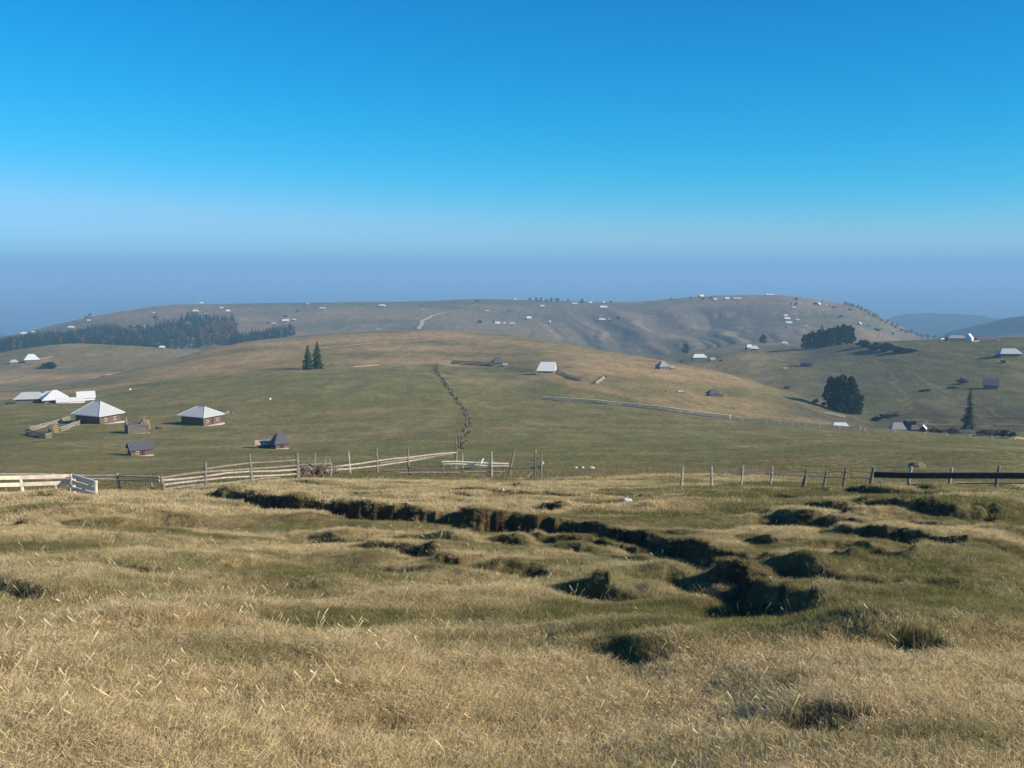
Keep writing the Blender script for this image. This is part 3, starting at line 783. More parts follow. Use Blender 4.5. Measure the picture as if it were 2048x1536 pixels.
# ---- scattered farms of the far ridge: (column, row of the base, width px, height px, kind, roof, rotation, name, label)
FAR = [
 (48,669,12,6,'hip','roof_white',10,'farmhouse','white farmhouse at the low left end of the far ridge'),
 (66,665,8,4,'hip','roof_pale',20,'cottage','tiny pale cottage just right of the lowest left ridge farmhouse'),
 (142,656,12,5,'hip','roof_white',5,'farmhouse','white farmhouse on the ridge slope between the low left end and the bare trees'),
 (178,642,8,4,'gable','roof_pale',10,'cottage','pale cottage at the foot of the two bare ridge trees'),
 (288,654,5,3,'hip','roof_pale',10,'cottage','tiny pale cottage in the clearing of the left forest'),
 (306,627,8,4,'hip','roof_pale',-10,'cottage','pale cottage above the clearing on the left ridge slope'),
 (403,608,9,5,'hip','roof_white',10,'farmhouse','white farmhouse on the skyline above the dark forest'),
 (391,624,12,6,'hip','roof_white',5,'farmhouse','white farmhouse at the upper edge of the dark forest'),
 (412,629,7,4,'hip','roof_white',30,'cottage','small white cottage just right below the forest edge farmhouse'),
 (443,617,9,4,'hip','roof_white',10,'farmhouse','upper of the two white farmhouses right above the forest'),
 (456,624,10,6,'hip','roof_white',10,'farmhouse','lower of the two white farmhouses right above the forest'),
 (615,609,6,4,'hip','roof_pale',0,'cottage','tiny cottage on the skyline above the pair of spruces'),
 (547,648,8,4,'hip','roof_pale',0,'cottage','pale cottage left of the white farmhouse over the lower wood'),
 (572,643,15,6,'gable','roof_white',2,'farmhouse','long white farmhouse above the lower wood left of the spruces'),
 (588,641,9,5,'hip','roof_pale',-10,'cottage','pale cottage touching the right of the long white farmhouse above the lower wood'),
 (646,618,14,5,'gable','roof_pale',-5,'barn','long faint grey barn below the skyline above the pair of spruces'),
 (764,613,14,6,'hip','roof_white',-10,'farmhouse','white farmhouse just under the skyline left of the ridge track'),
 (757,660,12,4,'gable','roof_mid',3,'shed','dark long shed right behind the brown hilltop'),
 (846,620,7,3,'hip','roof_pale',0,'cottage','faint cottage above the top of the ridge track'),
 (975,623,10,4,'gable','roof_pale',0,'cottage','pink grey cottage right of the ridge track top'),
 (1030,600,8,4,'hip','roof_white',10,'cottage','white cottage on the skyline left of the row of trees'),
 (995,648,11,6,'gable','roof_white',5,'farmhouse','left of three white buildings low on the middle of the far ridge'),
 (1009,648,6,5,'hip','roof_white',5,'cottage','middle and smallest of three white buildings low on the far ridge'),
 (1025,650,12,8,'gable','roof_white',-24,'farmhouse','right of three white buildings low on the far ridge'),
 (1022,624,12,8,'hip','roof_dark',10,'barn','dark hipped barn on the far ridge above the three white buildings'),
 (1057,638,14,7,'hip','roof_white',20,'farmhouse','domed white farmhouse right of the dark hipped barn'),
 (1100,645,4,5,'gable','roof_white',60,'cottage','tiny white cottage right of the domed white farmhouse'),
 (1085,613,9,4,'gable','roof_white',0,'cottage','small white cottage below the row of ridge trees'),
 (1150,609,12,5,'gable','roof_white',-16,'farmhouse','white farmhouse tucked under the right end of the ridge tree row'),
 (1181,607,9,5,'hip','roof_white',5,'cottage','white cottage right of the ridge tree row on the skyline'),
 (1208,606,7,4,'hip','roof_white',5,'cottage','small white cottage on the skyline above the box shaped farmhouse'),
 (1207,616,16,6,'gable','roof_white',0,'farmhouse','box shaped long white farmhouse under the skyline cottage'),
 (1204,641,17,6,'hip','roof_white',0,'farmhouse','long white farmhouse alone halfway down the middle ridge face'),
 (1219,640,6,4,'hip','roof_pale',0,'cottage','tiny cottage touching the long farmhouse halfway down the ridge face'),
 (1403,594,9,6,'gable','roof_white',20,'farmhouse','pale farmhouse at the left of the summit hamlet'),
 (1430,600,9,5,'hip','roof_white',15,'cottage','low white cottage in the middle of the summit hamlet'),
 (1454,599,9,6,'gable','roof_white',0,'farmhouse','bright white gabled farmhouse of the summit hamlet'),
 (1474,598,18,4,'gable','roof_pale',0,'barn','long pale barn at the right of the summit hamlet'),
 (1539,590,18,3,'gable','roof_white',0,'barn','long low white roof on the very summit of the far ridge'),
 (1571,632,9,4,'gable','roof_white',0,'farmhouse','topmost of three stacked white roofs on the right ridge face'),
 (1574,639,12,6,'gable','roof_white',0,'farmhouse','middle of three stacked white roofs on the right ridge face'),
 (1577,647,14,5,'gable','roof_white',0,'farmhouse','lowest of three stacked white roofs on the right ridge face'),
 (1595,640,9,3,'gable','roof_pale',0,'shed','pale shed right of the three stacked white roofs'),
 (1587,616,10,4,'gable','roof_pale',0,'cottage','pale cottage above the three stacked white roofs'),
 (1638,610,7,6,'gable','roof_white',40,'farmhouse','white farmhouse with a dark tree on the right shoulder of the far ridge'),
 (1652,612,7,4,'hip','roof_pale',0,'cottage','small pale cottage right of the white shoulder farmhouse'),
 (1719,649,8,6,'gable','roof_white',50,'hut','white hut with a dark side above the right end of the dark wood'),
 (1728,612,8,3,'gable','roof_mid',0,'shed','dark shed on the right shoulder near the bare tree strip'),
 (1568,600,5,3,'hip','roof_mid',0,'shed','dark tiny shed on the summit slope above the stacked roofs'),
 (1614,655,7,3,'gable','roof_mid',0,'shed','dark tiny shed behind the top of the dark wood'),
 (1733,655,9,4,'gable','roof_mid',0,'shed','dark long shed low on the right ridge face'),
]
for px, py, wpx, hpx, kd, rf, rot, nm, lb in FAR:
    p = at(px, py + .5, 1300, 2600); d = math.hypot(p.x, p.y)
    w_ = wpx * .9 * d / F; h_ = hpx * .82 * d / F
    building(nm, lb, {'farmhouse': 'house'}.get(nm, nm), p, D(rot), max(w_ / 1.12, 3), min(w_ * .75, 9), h_ * .40, h_ * .62, kd, rf, 'log_grey', ridge=.5, over=.06 * w_, group=None, sink=1.5)

# ------------------------------------------------------------------ trees
def leaf_cloud(n, fn, size, seed):
    r = np.random.default_rng(seed); P_ = fn(r, n)
    a = r.normal(size=(n, 3)); a /= np.linalg.norm(a, axis=1)[:, None]
    b = np.cross(a, r.normal(size=(n, 3))); b /= np.linalg.norm(b, axis=1)[:, None]
    s = size * r.uniform(.5, 1.3, (n, 1))
    V = np.stack([P_ - a * s, P_ + b * s * .6, P_ + a * s, P_ - b * s * .6], 1).reshape(-1, 3)
    return V, np.arange(4 * n).reshape(n, 4)

def spruce_np(H_, W_, seed, bare=False, n_wh=None):
    r = np.random.default_rng(seed); V = []; nw = n_wh or 17
    for i in range(nw):
        t = i / nw; z = H_ * (.07 + .93 * t); rad = W_ / 2 * (1 - t) ** .82 * r.uniform(.75, 1.15) + .15
        nb = 8 if bare else 11
        for k in range(nb):
            a = 2 * math.pi * (k + r.random()) / nb; rr = rad * r.uniform(.65, 1.15)
            for q in range(4 if not bare else 3):
                f0 = q / 4; f1 = (q + 1.25) / 4; hw = .30 * W_ * (.16 + .2 * (1 - t)) * (1 - .45 * f0) * r.uniform(.7, 1.3)
                if bare: hw *= .5
                dz0 = -.22 * rr * f0; dz1 = -.30 * rr * f1 + r.uniform(-.25, .15)
                c, s_ = math.cos(a), math.sin(a)
                p0 = np.array([c * rr * f0, s_ * rr * f0, z + dz0]); p1 = np.array([c * rr * f1, s_ * rr * f1, z + dz1])
                sd = np.array([-s_, c, 0]) * hw; tw = np.array([0, 0, r.uniform(-.5, .5) * hw])
                V += [p0 - sd + tw, p0 + sd - tw, p1 + sd * .5 - tw - [0, 0, .35 * hw], p1 - sd * .5 + tw - [0, 0, .35 * hw]]
    V = np.array(V); return V, np.arange(len(V)).reshape(-1, 4)

def clumpy(W_, H_, z0, seed, lobes=12, full=False):
    def fn(r, n):
        c = r.normal(size=(lobes, 3)); c /= np.linalg.norm(c, axis=1)[:, None]; c *= r.uniform(.25, .78, (lobes, 1))
        if full: c[:, 2] = r.uniform(-.85, .75, lobes); c[:, :2] *= (1.25 * np.sqrt(np.clip(1 - np.clip(c[:, 2:3], 0, 1) ** 2, .05, 1)))
        i = r.integers(0, lobes, n); q = r.normal(size=(n, 3)); q /= np.linalg.norm(q, axis=1)[:, None]
        q = c[i] + q * (r.uniform(.3, 1, (n, 1)) ** .5) * r.uniform(.20, .36, (lobes, 1))[i]
        q[:, 2] = np.clip(q[:, 2], -1.0, 1.2)
        return q * np.array([W_ / 2, W_ / 2, H_ / 2]) + np.array([0, 0, z0 + H_ / 2])
    return fn

def tree(kind, label, p, H_, W_, seed, group=None, leafm=None, cat='tree', detail=1.0):
    rz = random.Random(seed).uniform(0, 6)
    name = {'spruce': 'spruce_tree', 'round': 'evergreen_tree', 'bare': 'leafless_tree', 'bush': 'bush', 'brown': 'autumn_tree', 'thin': 'bare_spruce'}[kind]
    o = empty(name, label, cat, p - Vector((0, 0, .1)), rz, group)
    if kind in ('spruce', 'thin'):
        V, Fq = spruce_np(H_, W_, seed, kind == 'thin', int(17 * detail) + 2)
        put('crown', np_mesh('spruce_crown', V, Fq, M[leafm or 'spruce']), o)
        MB().tube([(0, 0, -.4), (0, 0, H_ * .5), (0, 0, H_ * .97)], [H_ * .016 + .04, H_ * .010 + .03, .02], 6).build('trunk', M['trunk'], o)
    else:
        z0 = {'round': .02, 'bare': .12, 'bush': 0, 'brown': .12}[kind] * H_
        n = int({'round': 3400, 'bare': 700, 'bush': 420, 'brown': 900}[kind] * detail)
        sz = {'round': .062, 'bare': .05, 'bush': .10, 'brown': .07}[kind] * max(W_, H_ * .6)
        V, Fq = leaf_cloud(n, clumpy(W_, H_ - z0, z0, seed, 30 if kind == 'round' else 12, kind == 'round'), sz, seed)
        V[:, 2] = np.maximum(V[:, 2], -.1)
        lm = leafm or {'round': 'dark_leaf', 'bare': 'bare', 'bush': 'olive_leaf', 'brown': 'brown_leaf'}[kind]
        put('crown', np_mesh(name + '_crown', V, Fq, M[lm]), o)
        t = MB(); tr = H_ * .02 + .06; rr = random.Random(seed)
        t.tube([(0, 0, -.4), (.1, 0, H_ * .4), (0, .1, H_ * .8)], [tr, tr * .7, tr * .25], 6)
        if kind != 'bush':
            for k in range(6):
                a = k * 1.05 + rr.random(); zz = H_ * rr.uniform(.25, .6)
                t.tube([(0.05, 0, zz), (math.cos(a) * W_ * .3, math.sin(a) * W_ * .3, zz + H_ * .2)], [tr * .4, tr * .1], 5)
        t.build('trunk' if kind != 'bush' else 'stem', M['trunk'], o)
    return o

def px_tree(kind, px, py, hpx, wpx, label, seed, rmin=100, rmax=2700, **k):
    p = at(px, py, rmin, rmax); d = math.hypot(p.x, p.y)
    return tree(kind, label, p, hpx * d / F, wpx * d / F, seed, **k)

px_tree('spruce', 616, 739, 51, 27, 'left of the two spruces standing side by side on the hill', 21, 300, 900)
px_tree('spruce', 635, 738, 57, 30, 'right and taller of the two spruces standing side by side on the hill', 22, 300, 900)
px_tree('round', 1370, 706, 19, 14, 'small round dark tree alone in the hollow behind the main hill', 23, 700, 1500, detail=.5)
px_tree('round', 1527, 686, 17, 17, 'small round tree on the knoll behind the knoll farmhouse', 24, 900, 1500, detail=.5, leafm='green_leaf')
px_tree('spruce', 1644, 660, 14, 9, 'pale green small spruce showing above the dark wood', 25, 1300, 1900, detail=.5, leafm='green_leaf')
px_tree('spruce', 1937, 858, 80, 30, 'tall sparse dark spruce standing in the gully at the right', 26, 300, 700)
px_tree('round', 1668, 818, 62, 40, 'left and darker tree of the big dark group at the gully head', 27, 350, 760)
px_tree('round', 1690, 826, 72, 50, 'middle and tallest tree of the big dark group at the gully head', 28, 350, 760)
px_tree('round', 1706, 828, 50, 36, 'right tree with sunlit edge in the big dark group at the gully head', 29, 350, 760, leafm='spruce')  # lighter needles put the group's sunlit right side into the colour
# the dense dark wood on the right hand hill
for i, (px, py, h, w_, k, lab) in enumerate([
 (1611,697,28,17,'round','leftmost low tree of the dense dark wood'), (1622,697,34,19,'round','second tree from the left in the dense dark wood'),
 (1634,696,36,19,'spruce','third tree from the left in the dense dark wood'), (1645,695,36,20,'round','fourth tree from the left in the dense dark wood'),
 (1656,693,37,19,'spruce','middle tree of the dense dark wood'), (1666,692,38,20,'round','fifth tree from the right in the dense dark wood'),
 (1676,690,38,20,'round','fourth tree from the right in the dense dark wood'), (1686,689,39,20,'round','third tree from the right in the dense dark wood'),
 (1695,688,37,19,'round','second tree from the right in the dense dark wood'), (1704,687,33,16,'round','rightmost tree of the dense dark wood')]):
    px_tree('round', px, py, h, w_, lab, 40 + i, 780, 935, group='trees of the dense dark wood', leafm='dark_leaf' if px < 1652 else 'spruce', detail=.8)  # shaded left and sunlit right of the wood painted in as leaf colour
for i, (px, py, h, w_, lab) in enumerate([
 (1728,694,12,20,'round dark juniper at the left end of the low dark thicket'), (1731,690,10,11,'pointed dark juniper sticking up from the low dark thicket'),
 (1752,699,12,26,'second dark juniper clump from the left in the low dark thicket'), (1775,701,12,28,'third dark juniper clump from the left in the low dark thicket'),
 (1798,704,10,26,'dark juniper clump near the right end of the low dark thicket'), (1820,703,5,20,'thin dark juniper clump at the right end of the low dark thicket')]):
    px_tree('bush', px, py + 1, h * 1.1, w_ * 1.5, lab, 60 + i, 600, 1000, group='junipers of the low dark thicket', leafm='dark_leaf', cat='juniper bush', detail=1.6)
# hedge on the left middle hill
px_tree('bush', 97, 737, 10, 34, 'long dark hedge with pale rails beside it on the left middle hill', 70, 700, 1200, leafm='dark_leaf', cat='hedge', detail=2)
# skyline trees on the far ridge
SKY = [(1060,602,7,7),(1073,603,9,8),(1082,603,9,7),(1093,604,7,7),(1103,604,9,8),(1114,604,8,10),(1136,604,8,6),(1164,606,9,9)]
for i, (px, py, h, w_) in enumerate(SKY):
    px_tree('round', px, py, h, w_, 'dark round tree in the row on the skyline right of the middle', 80 + i, 2000, 2600, group='skyline tree row', detail=.16)
px_tree('bare', 172, 643, 13, 10, 'left of two brown trees on the left skyline slope', 90, 1900, 2600, detail=.5)
px_tree('bare', 179, 642, 16, 12, 'right of two brown trees on the left skyline slope', 91, 1900, 2600, detail=.5)
px_tree('brown', 311, 646, 20, 14, 'tall brown tree rising from the dark left forest edge', 92, 1500, 2200, detail=.5)
px_tree('round', 262, 664, 14, 11, 'lone dark tree in the clearing of the left forest', 93, 1400, 2200, detail=.4)
px_tree('round', 278, 662, 12, 14, 'rounded green tree right of the lone tree in the forest clearing', 94, 1400, 2200, detail=.4, leafm='green_leaf')
MISC = [
 (1342,599,4,4,'round','tiny dark tree alone on the skyline left of the summit'),
 (1381,597,4,5,'round','dark tree left of the summit hamlet'), (1406,599,5,12,'bush','dark shrubs under the left summit farmhouse'),
 (1421,598,5,8,'bush','dark shrub in the middle of the summit hamlet'),
 (1222,606,5,8,'bush','dark shrub on the skyline right of the white skyline cottage'),
 (1593,600,5,8,'round','dark tree on the skyline right of the summit'),
 (1582,610,5,6,'bush','dark shrub above the pale cottage of the right ridge face'), (1591,612,8,7,'round','green tree behind the pale cottage of the right ridge face'),
 (1630,609,4,12,'bush','dark shrubs left of the white shoulder farmhouse'),(1645,604,5,6,'bare','leafless tree on the skyline of the right shoulder'),
 (960,646,6,10,'round','dark trees left of three white buildings on the far ridge'),(987,646,6,6,'bush','dark shrub touching the left of the three white buildings'),
 (595,624,4,7,'bush','dark shrub left of the long faint grey barn'),
 (535,648,5,8,'bush','dark shrub left of the pale cottage over the lower wood'),(571,634,4,12,'bush','dark shrubs above the long white farmhouse left of the spruces'),
 (1220,643,5,8,'bush','dark shrubs right of the long white farmhouse halfway down the ridge'),(1236,638,6,9,'round','dark tree right of the long white farmhouse halfway down the ridge'),
 (1667,616,4,8,'bush','dark shrub on the right shoulder below the pale cottage'),(1680,635,4,12,'bush','dark shrubs in the middle of the right ridge face'),
 (1736,656,7,9,'bush','dark shrub low at the right of the right ridge face'),(1755,663,7,16,'bush','purple brown thicket low on the right ridge face'),(1785,670,6,8,'bush','dark shrub lowest on the right ridge face'),
 (1572,656,5,6,'bush','dark shrub below the three stacked white roofs'),
 (537,610,5,5,'bare','leafless tree on the skyline above the lower wood'),(955,604,4,12,'bush','dark shrubs near the skyline right of the ridge track'),
 (1700,622,6,8,'bush','dark bush beside the top of the bare tree strip'),
]
for i, (px, py, h, w_, k, lab) in enumerate(MISC):
    px_tree(k, px, py, h, w_, lab, 100 + i, 1300, 2600, detail=.35, cat='bush' if k == 'bush' else 'tree', leafm='dark_leaf' if k == 'bush' else None)
# strip of bare trees down the right shoulder
STRIP = [(1690,612),(1698,614),(1706,616),(1714,618),(1722,622),(1730,625),(1738,630),(1746,634),(1753,637),(1762,645),(1772,650),(1784,654),(1792,660),(1803,664),(1812,668),(1822,670),(1833,674),(1843,676),(1855,677),(1868,678)]
for i, (px, py) in enumerate(STRIP):
    px_tree('bare', px, py + 2, 12 if i not in (10, 12, 15) else 17, 14, 'leafless brown tree in the strip down the right shoulder of the far ridge', 140 + i, 1700, 2600, group='bare trees down the right shoulder', detail=.35)

def wood_mass():
    """the far forest on the left: one dark mass of spruce with some turning broadleaf"""
    r = random.Random(5)
    up = [(0,690),(40,684),(88,672),(100,673),(150,668),(185,655),(225,650),(250,660),(270,664),(300,654),(325,645),(350,640),(375,628),(400,626),(430,630),(450,634),(468,634),(474,655)]
    dn = [(0,700),(40,692),(100,684),(150,684),(200,688),(250,693),(300,695),(350,694),(400,690),(440,684),(474,678)]
    Vs = []; Fs = []; Vb = []; Fb = []
    protos = [spruce_np(13, 6.5, 200 + k, n_wh=9) for k in range(4)]
    broad = [leaf_cloud(260, clumpy(8, 10, 1, 300 + k, 8), .75, 300 + k) for k in range(3)]
    n = nb = 0
    def area(up, dn, cnt, seed, rmin, rmax, bmix):
        nonlocal n, nb
        for i in range(cnt):
            px = r.uniform(up[0][0], up[-1][0])
            u = np.interp(px, [q[0] for q in up], [q[1] for q in up]) + 9; d_ = np.interp(px, [q[0] for q in dn], [q[1] for q in dn]) + 6
            if d_ < u: d_ = u + 2
            py = r.uniform(u, d_); p = at(px, py, rmin, rmax)
            is_b = r.random() < bmix(px, py)
            V, Fq = r.choice(broad if is_b else protos); s = r.uniform(.9, 1.6); a = r.uniform(0, 6)
            c, s_ = math.cos(a) * s, math.sin(a) * s
            Q = np.stack([V[:, 0] * c - V[:, 1] * s_ + p.x, V[:, 0] * s_ + V[:, 1] * c + p.y, V[:, 2] * s + p.z - .5], 1)
            if is_b: Vb.append(Q); Fb.append(Fq + nb); nb += len(Q)
            else: Vs.append(Q); Fs.append(Fq + n); n += len(Q)
    area(up, dn, 1500, 1, 1330, 2150, lambda x, y: .5 if (x > 400 and y > 652) else .10)
    o = empty('forest', 'dark mixed forest covering the left slope of the far ridge', 'forest', (0, 0, 0)); o['kind'] = 'stuff'
    put('spruce_stand', np_mesh('spruce_stand', np.vstack(Vs), np.vstack(Fs), M['mixed_wood']), o)
    put('broadleaf_stand', np_mesh('broadleaf_stand', np.vstack(Vb), np.vstack(Fb), M['brown_leaf']), o)
    Vs.clear(); Fs.clear(); Vb.clear(); Fb.clear(); n = nb = 0
    up2 = [(462,680),(490,672),(520,669),(550,662),(590,657)]; dn2 = [(462,685),(490,684),(520,680),(550,674),(590,664)]
    area(up2, dn2, 220, 2, 1250, 2000, lambda x, y: .12)
    o = empty('wood', 'small dark wood just behind the left shoulder of the brown hill', 'wood', (0, 0, 0)); o['kind'] = 'stuff'
    put('spruce_stand', np_mesh('small_spruce_stand', np.vstack(Vs), np.vstack(Fs), M['mixed_wood']), o)
    if Vb: put('broadleaf_stand', np_mesh('small_broadleaf_stand', np.vstack(Vb), np.vstack(Fb), M['brown_leaf']), o)
wood_mass()

# gully thicket at the lower right
for i, (px, py, h, w_, k, lm, lab) in enumerate([
 (1752,842,9,26,'bush','dark_leaf','dark shrub at the left start of the gully'), (1768,836,9,24,'bush','dark_leaf','dark shrub bending round the gully head'),
 (1788,833,7,26,'bush','olive_leaf','olive shrub above the grey roofed gully hut'),
 (1820,852,10,30,'bush','dark_leaf','dark shrub behind the dark gully shed'),(1870,866,9,36,'bush','bare','brown thicket right of the white ended gully hut'),
 (1905,868,10,36,'bush','bare','brown thicket left of the tall sparse spruce'),(1975,872,10,44,'bush','bare','brown thicket right of the tall sparse spruce'),
 (2015,876,16,34,'bush','dark_leaf','dark thicket in the gully at the right edge'),
 (1630,806,9,18,'bush','bare','brown shrub behind the upper slope edge left of the big dark group'),(1648,812,10,16,'bush','bare','brown shrub touching the left of the big dark group'),
 (1575,777,5,16,'bush','bare','low brown shrub behind the slope edge above the white roof'),
 (1925,768,12,24,'bush','bare','leafless thicket on the slope left of the pale gabled hut'),(1905,777,5,22,'bush','bare','low leafless scrub below the leafless thicket'),
 (1850,783,5,24,'bush','bare','brown scrub patch halfway up the right hand slope'),(2005,726,6,14,'bush','dark_leaf','dark bush in front of the right edge farmhouse'),(1990,716,6,12,'bush','dark_leaf','dark bush left of the right edge farmhouse'),
 (1210,756,8,9,'bush','dark_leaf','dark bush at the top of the short slanting fence'),
 (317,858,5,16,'bush','olive_leaf','low dark bush right of the ruined shed'),
 (1441,723,4,8,'bush','dark_leaf','dark bush right of the small shed in the hollow'),
 (1362,724,4,7,'bush','dark_leaf','dark bush left of the long pale roof in the hollow'),
 ]):
    px_tree(k, px, py, h, w_, lab, 400 + i, 150, 1300, leafm=lm, cat='bush', detail=.8)

# ------------------------------------------------------------------ fences
def post_between(o, a, b, w=.12, m='wood_grey', name='post', sharp=False):
    mb = MB(); a = Vector(a); b = Vector(b)
    rr = w / 2
    mb.tube([a, a.lerp(b, .5) + Vector((rnd.uniform(-.02, .02), 0, 0)), b], [rr * 1.1, rr, rr * .8], 7)
    return mb.build(name, M[m], o)

def fence(name, label, posts, rails, boards=(), origin_px=None, cat='fence'):
    """posts: (px, top row, base row or None, distance, width, material, lean px);  rails: ([(px,row,r)...], width, height, material, name)"""
    o = empty(name, label, cat, (0, 0, 0))
    base = None
    objs = []
    for px, ty, by, r, w_, m, lean in posts:
        top = pt(px + lean, ty, r); g = ground_at(px, r)
        objs.append(('post', g - Vector((0, 0, .25)), top, w_, m))
        if base is None: base = g
    o.location = base
    for nm, a, b, w_, m in objs: post_between(o, a - base, b - base, w_, m, nm)
    for pts, w_, h_, m, nm in rails:
        P_ = [pt(*q) - base for q in pts]
        mb = MB()
        if w_ == h_:
            Q_ = [P_[0]]
            for a, b in zip(P_[:-1], P_[1:]): Q_ += [a.lerp(b, .5) + Vector((0, 0, rnd.uniform(-.05, .05))), b]
            mb.tube(Q_, [w_ / 2 * rnd.uniform(.85, 1.15) for _ in Q_], 6)
        else: mb.ribbon(P_, w_, h_)
        mb.build(nm, M[m], o)
    return o

def rr_(px, kn): return float(np.interp(px, [k[0] for k in kn], [k[1] for k in kn]))
# A: pale board fence at the far left
fence('board_fence', 'sun bleached board fence in the left foreground meeting an angled gate', 
  [(-30,948,0,44,.13,'wood_white',0),(39,952,0,44,.13,'wood_white',1),(142,948,0,43.5,.15,'wood_white',0)],
  [([(-40,956,44),(39,955,44),(142,952,43.5)],.06,.15,'wood_white','board'),([(-40,971,44),(39,969,44),(142,965,43.5)],.06,.15,'wood_white','board'),([(-40,991,44),(39,988,44),(142,980,43.5)],.06,.17,'wood_white','board')])
g = empty('gate', 'pinkish white slatted field gate standing askew at the end of the bleached board fence', 'gate', ground_at(146, 43.2)); b0 = g.location
for (x0, y0, x1, y1) in ((145,952,192,966),(145,964,192,979),(145,977,192,990),(145,989,190,1001)):
    MB().bar(pt(x0, y0, 43.3) - b0, pt(x1, y1, 41.2) - b0, .05, .17).build('slat', M['wood_white'], g)
for x, y0, y1, r in ((147,950,997,43.2),(191,962,1000,41.15)):
    MB().bar(pt(x, y0, r) - b0 + Vector((0, .06, 0)), pt(x, y1, r) - b0 + Vector((0, .06, 0)), .07, .09).build('stile', M['wood_white'], g)
MB().bar(pt(147, 992, 43.25) - b0 + Vector((0, .12, 0)), pt(190, 965, 41.2) - b0 + Vector((0, .12, 0)), .05, .09).build('brace', M['wood_white'], g)
# B: back rail fence
fence('rail_fence', 'low pale two rail fence running behind the gate to the corner post',
  [(-20,946,0,53,.12,'wood_pale',0),(105,946,0,52,.12,'wood_pale',0),(234,947,0,50.5,.12,'wood_pale',0),(300,949,0,49.5,.12,'wood_grey',0)],
  [([(-40,948,53),(105,949,52),(234,951,50.5),(319,954,49)],.12,.12,'wood_pale','rail'),([(-40,957,53),(105,958,52),(234,959,50.5),(319,961,49)],.13,.13,'wood_pale','rail')])
# C: main fence climbing from the corner post to the right
kc = [(322,47),(408,51),(499,55),(593,60),(698,68),(753,73),(816,78),(912,86)]
def C_(px, py): return (px, py, rr_(px, kc))
fence('rail_fence', 'long weathered rail fence climbing from the corner post to the middle of the photo',
  [(322,952,0,47,.17,'wood_grey',0),(405,924,0,51,.14,'wood_grey',6),(499,908,0,55,.14,'wood_grey',0),(592,907,0,60,.22,'wood_grey',2),(698,904,0,68,.15,'wood_pale',-1),(753,896,0,73,.16,'wood_grey',0),(816,895,0,78,.17,'wood_grey',0),(909,897,0,86,.22,'wood_grey',5),(925,906,0,87,.12,'wood_pale',0)],
  [([C_(322,956),C_(408,944),C_(499,938),C_(593,931),C_(660,927)],.12,.12,'wood_grey','rail'),
   ([C_(322,961),C_(408,953),C_(499,943),C_(593,939)],.11,.11,'wood_pale','rail'),
   ([C_(324,970),C_(408,960),C_(499,953),C_(593,948)],.10,.10,'wood_pale','rail'),
   ([C_(324,979),C_(408,969),C_(499,960),C_(560,955)],.11,.11,'wood_grey','rail'),
   ([C_(324,988),C_(400,974),C_(480,965)],.11,.11,'wood_grey','rail'),
   ([C_(500,926),C_(593,920)],.09,.09,'wood_grey','rail'),([C_(408,938),C_(499,926)],.09,.09,'wood_grey','rail'),
   ([C_(593,940),C_(640,936),C_(698,930),C_(753,922),C_(816,915),C_(912,905)],.12,.12,'wood_pale','rail'),
   ([C_(593,946),C_(640,942),C_(698,938),C_(753,932),C_(816,923),C_(870,914)],.12,.12,'wood_pale','rail'),
   ([C_(760,926),C_(816,918),C_(905,908)],.12,.12,'wood_grey','rail'),
   ([C_(393,976),C_(408,948)],.12,.12,'wood_dark','brace')])
# D: heap of dead branches caught in the fence
def brush():
    c = pt(630, 944, 60.5); g_ = ground_at(630, 60.5); o = empty('brush_heap', 'heap of dead grey branches piled against the rail fence', 'branch heap', g_)
    r = random.Random(9); t = MB()
    for k in range(60):
        x = r.uniform(-1.1, 1.1); y = r.uniform(-.5, .5); z = r.uniform(0, .4)
        top = (x + r.uniform(-.7, .7), y + r.uniform(-.3, .3), r.uniform(.4, 1.25))
        mid = ((x + top[0]) / 2 + r.uniform(-.2, .2), (y + top[1]) / 2, (z + top[2]) / 2 + .1)
        t.tube([(x, y, z), mid, top], [.035, .025, .008], 4)
    for k in range(24):
        x = r.uniform(-1.2, .4); t.tube([(x, r.uniform(-.4, .4), r.uniform(.1, .8)), (x + r.uniform(.4, 1.2), r.uniform(-.4, .4), r.uniform(.2, .9))], [.04, .02], 4)
    t.build('branches', M['dry_twig'], o)
    for x, tx, z in ((-.15, -.05, 1.55), (.45, .6, 1.35), (.85, .75, 1.3)):
        MB().tube([(x, 0, 0), (x + .05, 0, .8), (tx, 0, z)], [.05, .04, .015], 5).build('branch', M['wood_pale'], o)
brush()
# E: broken plank fence in the middle
ke = [(800,66),(925,65),(1020,64.4),(1090,64)]
def E_(px, py): return (px, py, rr_(px, ke))
fence('plank_fence', 'broken plank fence with leaning posts in the middle, a plastic bag caught on it',
  [(818,915,0,66,.14,'wood_grey',-2),(983,903,0,64.6,.15,'wood_pale',0),(1016,899,0,64.4,.15,'wood_grey',13),(1071,898,0,64.1,.14,'wood_grey',0),(1083,905,0,64,.13,'wood_grey',0),(885,925,0,65.3,.10,'wood_grey',0)],
  [([E_(884,924),E_(945,925.5),E_(1018,928)],.16,.16,'wood_white','rail'),([E_(886,928.5),E_(945,930),E_(1018,932.5)],.15,.15,'wood_white','rail'),([E_(760,936),E_(816,940),E_(925,938),E_(1071,936),E_(1090,937)],.09,.09,'wood_grey','rail'),
   ([E_(800,946),E_(900,946),E_(1010,944)],.12,.12,'wood_pale','rail'),([E_(790,953),E_(900,954),E_(1000,951)],.10,.10,'wood_pale','rail'),
   ([E_(1055,953),E_(1087,925)],.12,.12,'wood_white','brace'),([E_(1016,922),E_(1070,921)],.03,.03,'wire','wire'),([E_(820,930),E_(900,933)],.09,.09,'wood_grey','rail')])
